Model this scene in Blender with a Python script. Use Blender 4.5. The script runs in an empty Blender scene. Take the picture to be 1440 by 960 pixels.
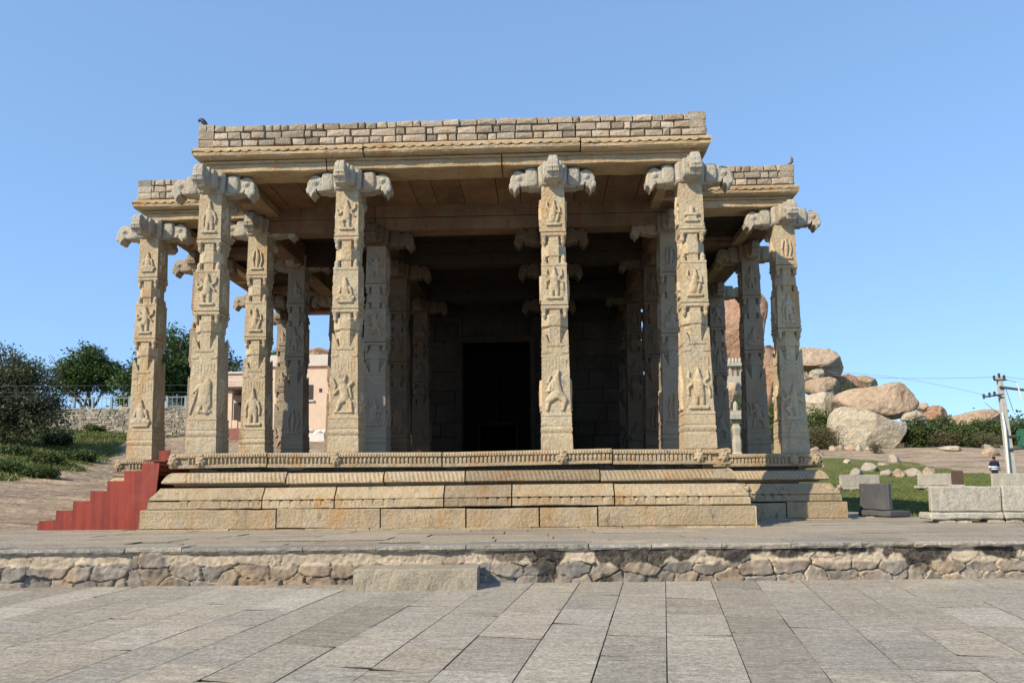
import bpy, bmesh, math, random
import numpy as np
from mathutils import Vector, Matrix, noise as mn
random.seed(7); RNG = np.random.default_rng(11)
C = bpy.context.scene.collection
rad = math.radians

# ------------------------------------------------------------------ camera maths
FPX, PPY, PITCH, ROLL, YAW, EYE = 1057.64, 573.94, .1036, .0088, -.0383, 1.287
cy_, sy_, cp_, sp_ = math.cos(YAW), math.sin(YAW), math.cos(PITCH), math.sin(PITCH)
FWD = Vector((sy_*cp_, cy_*cp_, sp_)); RT0 = Vector((cy_, -sy_, 0)); UP0 = RT0.cross(FWD)
RT = math.cos(ROLL)*RT0 - math.sin(ROLL)*UP0; UP = math.sin(ROLL)*RT0 + math.cos(ROLL)*UP0
def at(px, py, Y):
    d = FWD + RT*((px-720)/FPX) - UP*((py-PPY)/FPX)
    return Vector((0, 0, EYE)) + d*(Y/d.y)

# ------------------------------------------------------------------ numpy value noise
def _h(ix, iy, s):
    n = (ix.astype(np.int64)*374761393 + iy.astype(np.int64)*668265263 + s*974634777) & 0xFFFFFFFF
    n = ((n ^ (n >> 13))*1274126177) & 0xFFFFFFFF
    n = ((n ^ (n >> 16))*2246822519) & 0xFFFFFFFF
    return ((n ^ (n >> 15)) & 0xFFFFFF)/float(0x1000000)
def vn(x, y, s=0):
    x = np.asarray(x, float); y = np.asarray(y, float)
    ix, iy = np.floor(x), np.floor(y); fx, fy = x-ix, y-iy
    fx = fx*fx*(3-2*fx); fy = fy*fy*(3-2*fy)
    a, b = _h(ix, iy, s), _h(ix+1, iy, s); c, d = _h(ix, iy+1, s), _h(ix+1, iy+1, s)
    return (a+(b-a)*fx)*(1-fy) + (c+(d-c)*fx)*fy
def fbm(x, y, o=4, s=0):
    r, a, t = 0, .5, 0
    for k in range(o):
        r = r + a*vn(np.asarray(x)*2**k, np.asarray(y)*2**k, s+k*17); t += a; a *= .5
    return r/t
def sstep(a, b, x):
    t = np.clip((np.asarray(x, float)-a)/(b-a), 0, 1); return t*t*(3-2*t)

# ------------------------------------------------------------------ mesh builder
class MB:
    def __init__(s): s.v = []; s.f = []; s.t = []
    def add(s, v, f, t=.5):
        o = len(s.v); s.v += [tuple(p) for p in v]; s.f += [tuple(i+o for i in q) for q in f]
        s.t += (list(t) if hasattr(t, '__len__') else [t]*len(f))
    def box(s, x0, x1, y0, y1, z0, z1, j=0., t=.5):
        v = [(x, y, z) for z in (z0, z1) for y in (y0, y1) for x in (x0, x1)]
        if j: v = [tuple(c+random.uniform(-j, j) for c in p) for p in v]
        s.add(v, [(0,2,3,1), (4,5,7,6), (0,1,5,4), (1,3,7,5), (3,2,6,7), (2,0,4,6)], t)
    def loft(s, rings, cap=True, t=.5, closed=True):
        n = len(rings[0]); v = [p for r in rings for p in r]; f = []
        for i in range(len(rings)-1):
            for k in range(n if closed else n-1):
                a = i*n+k; b = i*n+(k+1) % n; f.append((a, b, b+n, a+n))
        if cap: f.append(tuple(range(n-1, -1, -1))); f.append(tuple(range((len(rings)-1)*n, len(rings)*n)))
        s.add(v, f, t)
    def tube(s, pts, rs, n=8, t=.5, cap=True):
        pts = [Vector(p) for p in pts]; rings = []
        if not hasattr(rs, '__len__'): rs = [rs]*len(pts)
        for i, p in enumerate(pts):
            d = (pts[min(i+1, len(pts)-1)]-pts[max(i-1, 0)]).normalized()
            a = d.orthogonal().normalized() if abs(d.z) > .95 else d.cross(Vector((0, 0, 1))).normalized()
            b = d.cross(a)
            rings.append([p+(a*math.cos(u)+b*math.sin(u))*rs[i] for u in (2*math.pi*k/n for k in range(n))])
        s.loft(rings, cap, t)
    def blob(s, c, r, n=10, m=7, t=.5, rot=None):
        rings = []
        for i in range(m+1):
            a = math.pi*(i/m)*.98+.03; z = -math.cos(a); q = max(math.sin(a), .02); R = []
            for k in range(n):
                u = 2*math.pi*k/n; p = Vector((math.cos(u)*q*r[0], math.sin(u)*q*r[1], z*r[2]))
                if rot is not None: p = rot @ p
                R.append(Vector(c)+p)
            rings.append(R)
        s.loft(rings, True, t)
    def build(s, name, mat, parent=None, smooth=False, bevel=0., loc=None):
        me = bpy.data.meshes.new(name); me.from_pydata(s.v, [], s.f); me.validate(clean_customdata=False)
        o = bpy.data.objects.new(name, me); C.objects.link(o)
        if mat: me.materials.append(mat)
        if len(me.polygons) == len(s.t):
            at_ = me.attributes.new('tint', 'FLOAT', 'FACE'); at_.data.foreach_set('value', s.t)
        if smooth: me.polygons.foreach_set('use_smooth', [True]*len(me.polygons))
        if parent: o.parent = parent
        if loc is not None: o.location = loc
        if bevel:
            b = o.modifiers.new('Bevel', 'BEVEL'); b.width = bevel; b.segments = 1; b.limit_method = 'ANGLE'; b.angle_limit = rad(35)
        return o
def grid_mesh(name, P, mat, attrs=None, parent=None, smooth=True):
    """P: (m, n, 3) array of points."""
    m, n = P.shape[:2]; me = bpy.data.meshes.new(name)
    idx = np.arange(m*n).reshape(m, n)
    q = np.stack([idx[:-1, :-1], idx[:-1, 1:], idx[1:, 1:], idx[1:, :-1]], -1).reshape(-1, 4)
    me.vertices.add(m*n); me.vertices.foreach_set('co', P.reshape(-1).astype(np.float32))
    me.loops.add(q.size); me.loops.foreach_set('vertex_index', q.reshape(-1).astype(np.int32))
    me.polygons.add(len(q)); me.polygons.foreach_set('loop_start', (np.arange(len(q))*4).astype(np.int32))
    me.polygons.foreach_set('use_smooth', np.full(len(q), smooth))
    me.update(calc_edges=True); me.validate(clean_customdata=False)
    for k, a in (attrs or {}).items():
        at_ = me.attributes.new(k, 'FLOAT', 'POINT'); at_.data.foreach_set('value', np.asarray(a, np.float32).reshape(-1))
    o = bpy.data.objects.new(name, me); C.objects.link(o); me.materials.append(mat)
    if parent: o.parent = parent
    return o
def empty(name, label, cat, loc=(0, 0, 0), group=None):
    o = bpy.data.objects.new(name, None); C.objects.link(o); o.location = loc
    return tag(o, label, cat, group)
def tag(o, label=None, cat=None, group=None, kind=None):
    if label: o['label'] = label
    if cat: o['category'] = cat
    if group: o['group'] = group
    if kind: o['kind'] = kind
    return o

# ------------------------------------------------------------------ materials
class N:
    def __init__(s, name):
        s.m = bpy.data.materials.new(name); s.m.use_nodes = True; s.nt = s.m.node_tree; s.nt.nodes.clear()
        s.out = s.n('ShaderNodeOutputMaterial')
    def n(s, t, **k):
        q = s.nt.nodes.new(t)
        for a, b in k.items(): setattr(q, a, b)
        return q
    def l(s, a, b): s.nt.links.new(a, b)
    def put(s, sock, val):
        if hasattr(val, 'links') or hasattr(val, 'is_output'): s.l(val, sock)
        else:
            if isinstance(val, tuple) and len(val) == 3 and sock.type == 'RGBA': val = val+(1,)
            sock.default_value = val
    def coord(s, rnd=True, scale=(1, 1, 1)):
        tc = s.n('ShaderNodeTexCoord'); v = tc.outputs['Object']
        if rnd:
            oi = s.n('ShaderNodeObjectInfo'); ad = s.n('ShaderNodeVectorMath', operation='MULTIPLY_ADD')
            cb = s.n('ShaderNodeCombineXYZ')
            for i in range(3): s.l(oi.outputs['Random'], cb.inputs[i])
            s.l(cb.outputs[0], ad.inputs[0]); ad.inputs[1].default_value = (37, 53, 71); s.l(v, ad.inputs[2]); v = ad.outputs[0]
        return s.scale(v, scale)
    def scale(s, v, sc, rot=(0, 0, 0)):
        if sc == (1, 1, 1) and rot == (0, 0, 0): return v
        mp = s.n('ShaderNodeMapping'); s.l(v, mp.inputs[0]); mp.inputs['Scale'].default_value = sc; mp.inputs['Rotation'].default_value = rot
        return mp.outputs[0]
    def noise(s, v, sc, det=5, rough=.55, dist=0.):
        q = s.n('ShaderNodeTexNoise'); s.l(v, q.inputs['Vector']); q.inputs['Scale'].default_value = sc
        q.inputs['Detail'].default_value = det; q.inputs['Roughness'].default_value = rough; q.inputs['Distortion'].default_value = dist
        return q.outputs['Fac']
    def mr(s, x, a, b, c=0., d=1.):
        q = s.n('ShaderNodeMapRange'); s.l(x, q.inputs[0])
        for i, z in enumerate((a, b, c, d)): q.inputs[i+1].default_value = z
        return q.outputs[0]
    def mix(s, f, a, b, mode='MIX'):
        q = s.n('ShaderNodeMix', data_type='RGBA', blend_type=mode); s.put(q.inputs['Factor'], f)
        s.put(q.inputs['A'], a); s.put(q.inputs['B'], b); return q.outputs['Result']
    def math(s, op, a, b=0.):
        q = s.n('ShaderNodeMath', operation=op); s.put(q.inputs[0], a); s.put(q.inputs[1], b); return q.outputs[0]
    def attr(s, name): return s.n('ShaderNodeAttribute', attribute_name=name).outputs['Fac']
    def gray(s, x):
        q = s.n('ShaderNodeCombineColor')
        for i in range(3): s.l(x, q.inputs[i])
        return q.outputs[0]
    def bsdf(s, col, rough=.85, h=None, dist=.02, strength=1., spec=.25, metal=0.):
        b = s.n('ShaderNodeBsdfPrincipled'); s.put(b.inputs['Base Color'], col); s.put(b.inputs['Roughness'], rough)
        b.inputs['Specular IOR Level'].default_value = spec; b.inputs['Metallic'].default_value = metal
        if h is not None:
            q = s.n('ShaderNodeBump'); q.inputs['Distance'].default_value = dist; q.inputs['Strength'].default_value = strength
            s.l(h, q.inputs['Height']); s.l(q.outputs[0], b.inputs['Normal'])
        s.l(b.outputs[0], s.out.inputs[0]); return s.m

def stone(name, c1, c2, stain, dark=(.1, .09, .08), stain_amt=.6, dark_amt=.5, bump=.02, big=1., tint=.5, fine=38., gray=(.3, .28, .25), gray_amt=.5, bs=14.):
    k = N(name); v = k.coord()
    a = k.noise(v, 1.1*big, 6, .6, .6)
    col = k.mix(k.mr(a, .35, .65), c1, c2)
    g = k.noise(v, 2.7*big, 5, .65, .3); col = k.mix(k.math('MULTIPLY', k.mr(g, .5, .72), gray_amt), col, gray)
    st = k.noise(k.scale(v, (2.6, 2.6, .45 if big > .5 else .7)), 1.*big, 5, .6, .8)
    col = k.mix(k.math('MULTIPLY', k.mr(st, .52, .7), stain_amt), col, stain)
    d = k.noise(k.scale(v, (1, 1, .32)), 6.5*min(1., big*1.3), 7, .7, .4); col = k.mix(k.math('MULTIPLY', k.mr(d, .57, .74), dark_amt), col, dark)
    t = k.attr('tint'); col = k.mix(1., col, k.gray(k.mr(t, 0, 1, 1-tint, 1+tint)), 'MULTIPLY')
    f = k.noise(v, fine, 4, .75); col = k.mix(1., col, k.gray(k.mr(f, .25, .75, .68, 1.3)), 'MULTIPLY')
    h = k.math('ADD', k.math('MULTIPLY', k.noise(v, bs, 6, .65), 1.), k.math('MULTIPLY', f, .45))
    return k.bsdf(col, k.mr(a, .3, .7, .75, .95), h, bump)

def plain(name, col, rough=.6, var=.25, sc=6., bump=0., metal=0., spec=.3):
    k = N(name); v = k.coord(); a = k.noise(v, sc, 5, .6)
    c = k.mix(1., col, k.gray(k.mr(a, .25, .75, 1-var, 1+var)), 'MULTIPLY')
    t = k.attr('tint'); c = k.mix(1., c, k.gray(k.mr(t, 0, 1, .7, 1.3)), 'MULTIPLY')
    return k.bsdf(c, rough, a if bump else None, bump, metal=metal, spec=spec)
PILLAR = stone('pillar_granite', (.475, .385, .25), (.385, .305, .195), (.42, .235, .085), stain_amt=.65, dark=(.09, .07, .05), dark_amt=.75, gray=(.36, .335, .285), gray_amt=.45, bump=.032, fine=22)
DEEPSHADEPILLAR = stone('deep_shade_pillar_granite', (.15, .095, .055), (.105, .07, .043), (.17, .075, .028), stain_amt=.6, dark=(.04, .035, .03), dark_amt=.55, gray=(.17, .155, .135), gray_amt=.5, bump=.025)  # inner columns: interior shade put into a much darker pillar colour
SHADEPILLAR = stone('shaded_ochre_pillar_granite', (.33, .265, .185), (.27, .215, .155), (.38, .20, .08), stain_amt=.65, dark_amt=.4, gray=(.27, .26, .235), gray_amt=.6, bump=.025)  # half-shaded pillar copy: ochre stain plus interior shade in the colour
CAPSTONE = stone('capital_granite', (.42, .375, .29), (.35, .315, .25), (.42, .27, .14), stain_amt=.4, dark=(.07, .065, .06), dark_amt=.6, gray=(.39, .375, .35), gray_amt=.85, bump=.035)
PLINTH = stone('plinth_granite', (.45, .35, .22), (.36, .275, .17), (.42, .225, .08), stain_amt=.65, dark=(.085, .065, .045), dark_amt=.85, gray=(.38, .335, .26), gray_amt=.7, bump=.045, tint=.45)
BEAM = stone('beam_granite', (.47, .35, .20), (.37, .265, .145), (.38, .195, .07), stain_amt=.65, dark_amt=.75, gray=(.38, .335, .27), gray_amt=.5, bump=.03)
CEIL = stone('shaded_ceiling_granite', (.24, .15, .085), (.15, .095, .058), (.20, .08, .035), stain_amt=.8, dark=(.03, .022, .016), dark_amt=.75, gray=(.13, .105, .08), gray_amt=.5, bump=.02)  # shade under the roof painted into the ceiling stone colour
PARAPET = stone('parapet_stone', (.44, .355, .255), (.35, .28, .20), (.38, .22, .11), stain_amt=.4, dark_amt=.45, gray=(.43, .40, .355), gray_amt=.6, bump=.05, tint=.45)
CORE = stone('core_dark_mortar', (.10, .085, .065), (.07, .06, .05), (.1, .07, .04), bump=.03)
DEEPSHADECEIL = stone('deep_shade_beam_granite', (.06, .042, .028), (.04, .03, .021), (.055, .03, .016), stain_amt=.6, dark=(.012, .01, .009), dark_amt=.6, gray=(.05, .045, .04), gray_amt=.5, bump=.02)  # deeper bays: ceiling stone darkened further to paint in the gloom
INNER = stone('shaded_inner_wall_granite', (.065, .042, .025), (.042, .029, .018), (.06, .027, .012), stain_amt=.6, dark=(.015, .013, .012), dark_amt=.7, gray=(.07, .065, .058), bump=.02, tint=.35)  # inner wall colour lowered to stand in for the unlit depth
CELLA = plain('shade_black_stone', (.012, .010, .009), .9, .3, 3)  # near-black base colour paints the darkness inside the cella
FLOOR = stone('dimmed_worn_floor_granite', (.12, .095, .068), (.09, .072, .053), (.10, .06, .036), stain_amt=.4, dark_amt=.5, gray=(.2, .18, .16), bump=.015, tint=.35)  # worn stone, base colour lowered to carry the hall's interior shade
GREYSTONE = stone('grey_bench_granite', (.42, .385, .31), (.345, .315, .26), (.36, .29, .2), stain_amt=.35, dark=(.12, .11, .09), dark_amt=.5, gray=(.5, .47, .40), gray_amt=.6, bump=.03, fine=22)
LAWNSTONE = stone('weathered_field_stone', (.36, .31, .235), (.29, .255, .2), (.34, .23, .13), stain_amt=.4, dark=(.1, .09, .075), dark_amt=.6, gray=(.33, .31, .27), gray_amt=.6, bump=.06, fine=8, bs=5.)
DARKSTONE = stone('dark_polished_granite', (.085, .085, .09), (.065, .065, .07), (.08, .08, .08), stain_amt=.2, dark_amt=.2, gray=(.11, .11, .115), bump=.006)
BROWNSTONE = stone('brown_granite', (.10, .06, .048), (.08, .05, .04), (.1, .06, .04), stain_amt=.2, dark_amt=.2, gray=(.12, .09, .08), bump=.006)
BOULDER = stone('orange_boulder_granite', (.455, .34, .235), (.37, .27, .185), (.43, .25, .135), stain_amt=.5, dark=(.10, .08, .065), dark_amt=.6, gray=(.42, .365, .29), gray_amt=.7, big=.22, bump=.45, fine=2.4, bs=1.1)
GREYBOULDER = stone('pale_boulder_granite', (.50, .43, .32), (.44, .375, .275), (.44, .31, .19), stain_amt=.35, dark=(.18, .15, .12), dark_amt=.4, gray=(.43, .40, .35), gray_amt=.5, big=.22, bump=.45, fine=2.4, bs=1.1)
REDROCK = stone('reddish_hill_granite', (.40, .24, .155), (.33, .19, .12), (.42, .22, .12), stain_amt=.5, dark=(.14, .10, .08), dark_amt=.4, gray=(.36, .27, .2), gray_amt=.5, big=.15, bump=.6, fine=1.8, bs=.8)

def red_steel():
    k = N('red_painted_steel'); v = k.coord(False)
    a = k.noise(k.scale(v, (9, 9, .5)), 1., 5, .6); b = k.noise(v, 3., 5, .6); d = k.noise(v, 22, 4, .7)
    c = k.mix(k.mr(a, .38, .6), (.15, .022, .014), (.25, .036, .02))
    c = k.mix(k.math('MULTIPLY', k.mr(b, .5, .75), .5), c, (.20, .038, .03))
    w_ = k.noise(k.scale(v, (30, 30, 1.2)), 1., 5, .7); c = k.mix(k.math('MULTIPLY', k.mr(w_, .55, .7), .45), c, (.27, .06, .038))
    e = k.noise(v, 1.2, 6, .7); c = k.mix(k.math('MULTIPLY', k.mr(e, .5, .68), .4), c, (.25, .07, .045))
    c = k.mix(k.math('MULTIPLY', k.mr(d, .68, .73), .8), c, (.42, .30, .24))
    return k.bsdf(c, .5, b, .01, spec=.3)
RED = red_steel()
def paving(name, base, base2, warm, rot):
    k = N(name); v = k.coord(False)
    a = k.noise(v, .9, 6, .6); col = k.mix(k.mr(a, .35, .65), base, base2)
    s = k.noise(k.scale(v, (1.5, 11, 1), (0, 0, rot)), 1.2, 6, .68, .7); col = k.mix(k.math('MULTIPLY', k.mr(s, .5, .63), .8), col, warm)
    s3 = k.noise(k.scale(v, (1.2, 3.2, 1), (0, 0, rot-.5)), 2.1, 7, .75, 1.2); col = k.mix(k.math('MULTIPLY', k.mr(s3, .55, .66), .6), col, (.56, .51, .42))
    s2 = k.noise(k.scale(v, (3, 22, 1), (0, 0, rot+.3)), 1.1, 5, .7); col = k.mix(k.math('MULTIPLY', k.mr(s2, .35, .56, 1, 0), .35), col, (.21, .195, .17))
    d = k.noise(v, 3.2, 6, .7); col = k.mix(k.math('MULTIPLY', k.mr(d, .56, .72), .45), col, (.2, .185, .16))
    t = k.attr('tint'); col = k.mix(1., col, k.gray(k.mr(t, 0, 1, .58, 1.42)), 'MULTIPLY'); col = k.mix(k.mr(t, .0, .06, 0, 1), (.045, .038, .03), col)
    hu = k.math('FRACT', k.math('MULTIPLY', t, 37.3)); col = k.mix(1., col, k.mix(hu, (1.03, 1.0, .945), (.985, 1.0, 1.02)), 'MULTIPLY')
    f = k.noise(v, 55, 4, .8); sp_ = k.noise(v, 24, 5, .75); col = k.mix(1., col, k.gray(k.mr(sp_, .3, .7, .56, 1.42)), 'MULTIPLY')
    col = k.mix(1., col, k.gray(k.mr(f, .25, .75, .6, 1.38)), 'MULTIPLY')
    g = k.noise(v, 170, 3, .8); col = k.mix(1., col, k.gray(k.mr(g, .25, .75, .75, 1.24)), 'MULTIPLY')
    h = k.math('ADD', k.math('ADD', k.math('MULTIPLY', f, .5), s), k.math('MULTIPLY', g, .18))
    return k.bsdf(col, .88, h, .035)
PAVE = paving('plaza_flagstone', (.45, .395, .315), (.385, .34, .275), (.53, .475, .385), .25)
TERR = paving('terrace_flagstone', (.415, .345, .255), (.355, .30, .23), (.48, .40, .30), 0.)

def wall_mat():
    k = N('rubble_wall_stone'); v = k.coord(False); t = k.attr('tint'); lime = k.attr('lime'); st = k.attr('stain')
    a = k.noise(v, 5, 6, .65)
    col = k.mix(t, (.14, .135, .125), (.34, .265, .185)); hue = k.noise(v, .9, 2, .5); col = k.mix(k.mr(hue, .45, .6, 0, .55), col, (.25, .24, .225))
    warm = k.noise(v, 1.7, 3, .5); col = k.mix(k.mr(warm, .5, .7, 0, .6), col, (.36, .235, .13))
    col = k.mix(1., col, k.gray(k.mr(a, .25, .75, .55, 1.4)), 'MULTIPLY')
    l2 = k.noise(v, 9, 5, .7); lc = k.mix(k.mr(l2, .35, .68), (.58, .48, .35), (.40, .325, .235))
    col = k.mix(lime, col, lc)
    d = k.noise(v, 12, 5, .75); col = k.mix(k.math('MULTIPLY', st, k.mr(d, .25, .55, .62, 1)), col, (.045, .04, .034))
    f = k.noise(v, 70, 4, .8); col = k.mix(1., col, k.gray(k.mr(f, .25, .75, .7, 1.3)), 'MULTIPLY')
    return k.bsdf(col, .93, k.math('ADD', a, k.math('MULTIPLY', f, .4)), .03)
WALL = wall_mat()

def ground_mat():
    k = N('granite_and_grass_ground'); v = k.coord(False); g = k.attr('grass'); s = k.attr('scrub')
    a = k.noise(v, .25, 7, .6, .5); col = k.mix(k.mr(a, .35, .65), (.47, .35, .235), (.40, .305, .21))
    b = k.noise(k.scale(v, (.16, .8, 1), (0, 0, .12)), 1., 7, .7, 1.); col = k.mix(k.mr(b, .46, .62, 0, .85), col, (.235, .175, .125)); b2 = k.noise(k.scale(v, (.3, 2.6, 1), (0, 0, .1)), 1., 7, .75, .6); col = k.mix(k.mr(b2, .54, .60, 0, .75), col, (.15, .115, .085))
    c = k.noise(k.scale(v, (.22, 1.3, 1), (0, 0, .1)), 1.3, 7, .72, .8); col = k.mix(k.mr(c, .55, .72, 0, .8), col, (.60, .475, .34))
    d = k.noise(v, 4, 6, .7); col = k.mix(1., col, k.gray(k.mr(d, .25, .75, .65, 1.3)), 'MULTIPLY')
    gn = k.noise(v, .5, 6, .65); gc = k.mix(k.mr(gn, .35, .65), (.10, .135, .03), (.155, .165, .05))
    e = k.noise(v, 12, 4, .75); gc = k.mix(1., gc, k.gray(k.mr(e, .25, .75, .6, 1.35)), 'MULTIPLY'); dr = k.noise(v, .9, 5, .7); gc = k.mix(k.mr(dr, .54, .66, 0, .8), gc, (.24, .18, .10))
    sc = k.mix(k.mr(k.noise(v, .4, 6, .7), .4, .62), (.17, .125, .075), (.10, .115, .04))
    gc = k.mix(s, gc, sc)
    col = k.mix(g, col, gc)
    return k.bsdf(col, .95, k.math('ADD', k.math('ADD', k.math('MULTIPLY', b, 1.5), k.math('MULTIPLY', b2, 1.)), d), .16)
GROUND = ground_mat()

def leaf_mat(name, c1, c2):
    k = N(name); t = k.attr('tint'); v = k.coord(False); a = k.noise(v, .7, 4, .6)
    col = k.mix(t, c1, c2); col = k.mix(1., col, k.gray(k.mr(a, .3, .7, .7, 1.3)), 'MULTIPLY')
    b = k.n('ShaderNodeBsdfPrincipled'); k.l(col, b.inputs['Base Color']); b.inputs['Roughness'].default_value = .6
    b.inputs['Specular IOR Level'].default_value = .25
    tr = k.n('ShaderNodeBsdfTranslucent'); k.l(col, tr.inputs[0]); mx = k.n('ShaderNodeMixShader'); mx.inputs[0].default_value = .25
    k.l(b.outputs[0], mx.inputs[1]); k.l(tr.outputs[0], mx.inputs[2]); k.l(mx.outputs[0], k.out.inputs[0]); return k.m
LEAF = leaf_mat('broad_tree_leaf', (.036, .068, .018), (.095, .145, .038))
LEAFGREY = leaf_mat('feathery_leaf', (.065, .078, .04), (.15, .155, .08))
LEAFBUSH = leaf_mat('bush_leaf', (.04, .068, .02), (.12, .15, .045))
DRYSCRUB = leaf_mat('dry_scrub_leaf', (.10, .085, .045), (.15, .14, .06))
BLADE = leaf_mat('grass_blade', (.085, .12, .028), (.19, .19, .065))
BARK = plain('bark', (.12, .095, .075), .9, .4, 8, .03)
BLACK = plain('dark_void', (.02, .018, .016), .9)
PEACH = plain('peach_painted_plaster', (.62, .465, .34), .85, .10, 1.5)
PEACHDARK = plain('deep_peach_trim', (.52, .22, .14), .85, .15, 2)
WHITEPAINT = plain('off_white_paint', (.58, .50, .43), .8, .1, 2)
REDSTEP = plain('red_oxide_steps', (.25, .11, .08), .85, .25, 3)
WINDOWDARK = plain('dark_shutter', (.05, .035, .03), .5, .2)
BLUEFENCE = plain('pale_blue_painted_rail', (.23, .29, .30), .6, .15)
DRYWALL = stone('dry_stone_wall', (.38, .325, .255), (.30, .26, .21), (.36, .27, .18), stain_amt=.3, dark_amt=.4, bump=.05, tint=.6, fine=12)
CONCRETE = plain('weathered_concrete', (.40, .385, .35), .9, .2, 5, .01)
STEEL = plain('dark_galvanised_steel', (.10, .10, .10), .55, .2, 5, 0, .3)
WHITEPIPE = plain('white_pipe', (.62, .59, .53), .6, .15)
GREENBOX = plain('green_cabinet', (.03, .12, .07), .5, .15)
CERAMIC = plain('dark_ceramic', (.05, .035, .03), .3, .1)
WIRE = plain('bare_wire', (.42, .40, .37), .5, .1, 5)
WIREDARK = plain('dark_wire', (.18, .18, .19), .5, .1, 5)
BIRD1 = plain('dark_plumage', (.022, .027, .036), .6, .35, 30)
BIRD2 = plain('grey_plumage', (.16, .15, .16), .7, .3, 30)
SKIN = plain('skin', (.17, .085, .05), .6, .1)
HAIR = plain('black_hair', (.012, .01, .01), .5, .1)
NAVY = plain('navy_cloth', (.018, .025, .07), .85, .2)
STRIPE = plain('white_blue_cloth', (.62, .66, .74), .85, .1)
BLUECLOTH = plain('blue_cloth', (.05, .12, .36), .85, .15)
TROUSER = plain('dark_trouser_cloth', (.035, .035, .05), .9, .2)
WHITECLOTH = plain('white_sack_cloth', (.68, .64, .58), .9, .15, 4, .02)
PETAL = plain('red_petal', (.55, .02, .03), .6, .1)

# ------------------------------------------------------------------ terrain
def interp(x, pts): return np.interp(x, [p[0] for p in pts], [p[1] for p in pts])
LF = [(-50, 0), (2.2, 0), (9, .45), (17.6, 1.15), (19.5, 1.7), (28, 3.2), (34, 4.3), (45, 5.1), (80, 7), (150, 10), (600, 20)]
GF = [(0, .3), (24, .5), (30, 1.5), (36, 2.9), (42, 4.2), (48, 4.8), (60, 5.6), (90, 7.5), (150, 10), (900, 22)]
RF = [(0, .3), (14, .40), (28, .5), (36, .64), (40, .93), (47, 1.45), (52, 2.2), (60, 3.9), (66, 4.4), (80, 6), (110, 8.5), (220, 16.5), (500, 20), (900, 22)]
def terr(t):
    f = np.floor(t); return (f+sstep(.0, .3, t-f)-t)
def ground_z(X, Y, detail=True):
    X = np.asarray(X, float); Y = np.asarray(Y, float)
    dd = (X+9.06)*-.81+(Y-12.4)*.587
    zl = .47+interp(dd, LF); g = interp(Y, GF)
    wg = sstep(-26, -20, X); zl = np.where(Y > 28, zl+(np.maximum(zl, g)-zl)*wg, zl)
    zr = interp(Y, RF)
    zc = np.where(Y < 33, .3, .3+(g-.3)*sstep(33, 40, Y))
    wl = sstep(-7.4, -9.5, X); wr = sstep(6.2, 8.0, X)
    far = sstep(34, 45, Y); wl = wl*(1-far)+far*sstep(12, -12, X); wr = wr*(1-far)+far*(1-sstep(12, -12, X))
    z = zl*wl+zr*wr+zc*np.clip(1-wl-wr, 0, 1)
    z = z+4.2*np.exp(-((X-28)/15.)**2-((Y-97)/13.)**2)+2.5*np.exp(-((X-26)/9.)**2-((Y-80)/7.)**2)
    if detail:
        rock = sstep(1.5, 5, dd)*wl
        z = z+rock*(.16*(fbm(X*.22, Y*1.1, 4, 3)-.5)+.12*np.abs(fbm(X*.15+4, Y*.7, 3, 9)-.5)+.14*terr(fbm(X*.10+.03*Y, Y*.42+.05*X, 4, 77)*7)+.03*(fbm(X*.9, Y*4., 4, 78)-.5))
        z = z+sstep(48, 56, Y)*1.2*(fbm(X*.08, Y*.08, 4, 5)-.5)+wr*.05*(fbm(X*.6, Y*.6, 3, 8)-.5)
    return z
def gz(x, y): return float(ground_z(np.array([x]), np.array([y]))[0])
def grass_mask(X, Y):
    n = 2.4*(fbm(X*.35, Y*.35, 4, 21)-.5)+1.6*(fbm(X*1.3, Y*1.3, 3, 22)-.5)
    edge = np.where(Y < 32, -19.2+.0*Y, -18.9-.43*(Y-32))
    gl = sstep(.4, -.4, X-edge+n)*sstep(26.2, 27.4, Y+n*.4)
    gl2 = sstep(44, 45.5, Y+n)*sstep(-10, -14, X)*.8
    yb = np.clip(57-1.*(X-21), 48.5, 60)
    gr = sstep(8.1, 8.7, X+n*.12)*sstep(1.2, -1.2, Y-yb+3*n)
    scrub = sstep(62, 65, Y+n)*sstep(2, 6, X)
    hill = sstep(60, 70, Y+n)
    g = np.clip(np.maximum.reduce([gl, gl2, gr, scrub, hill]), 0, 1)
    return g, np.clip(np.maximum(scrub, hill*.6), 0, 1)
xs = np.concatenate([-np.geomspace(400, 42, 26), np.arange(-40, -24, .35), np.arange(-24, -6, .16), np.arange(-6, 40.01, .35), np.geomspace(42, 400, 26)])
ys = np.concatenate([np.arange(11.6, 30, .16), np.arange(30, 62, .3), np.geomspace(62.3, 900, 90)])
GX, GY = np.meshgrid(xs, ys); GZ = ground_z(GX, GY); gm, scb = grass_mask(GX, GY)
ground = grid_mesh('ground', np.stack([GX, GY, GZ], -1), GROUND, {'grass': gm, 'scrub': scb}); tag(ground, 'granite slopes and grassy ground around the hall', None, None, 'structure')

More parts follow.
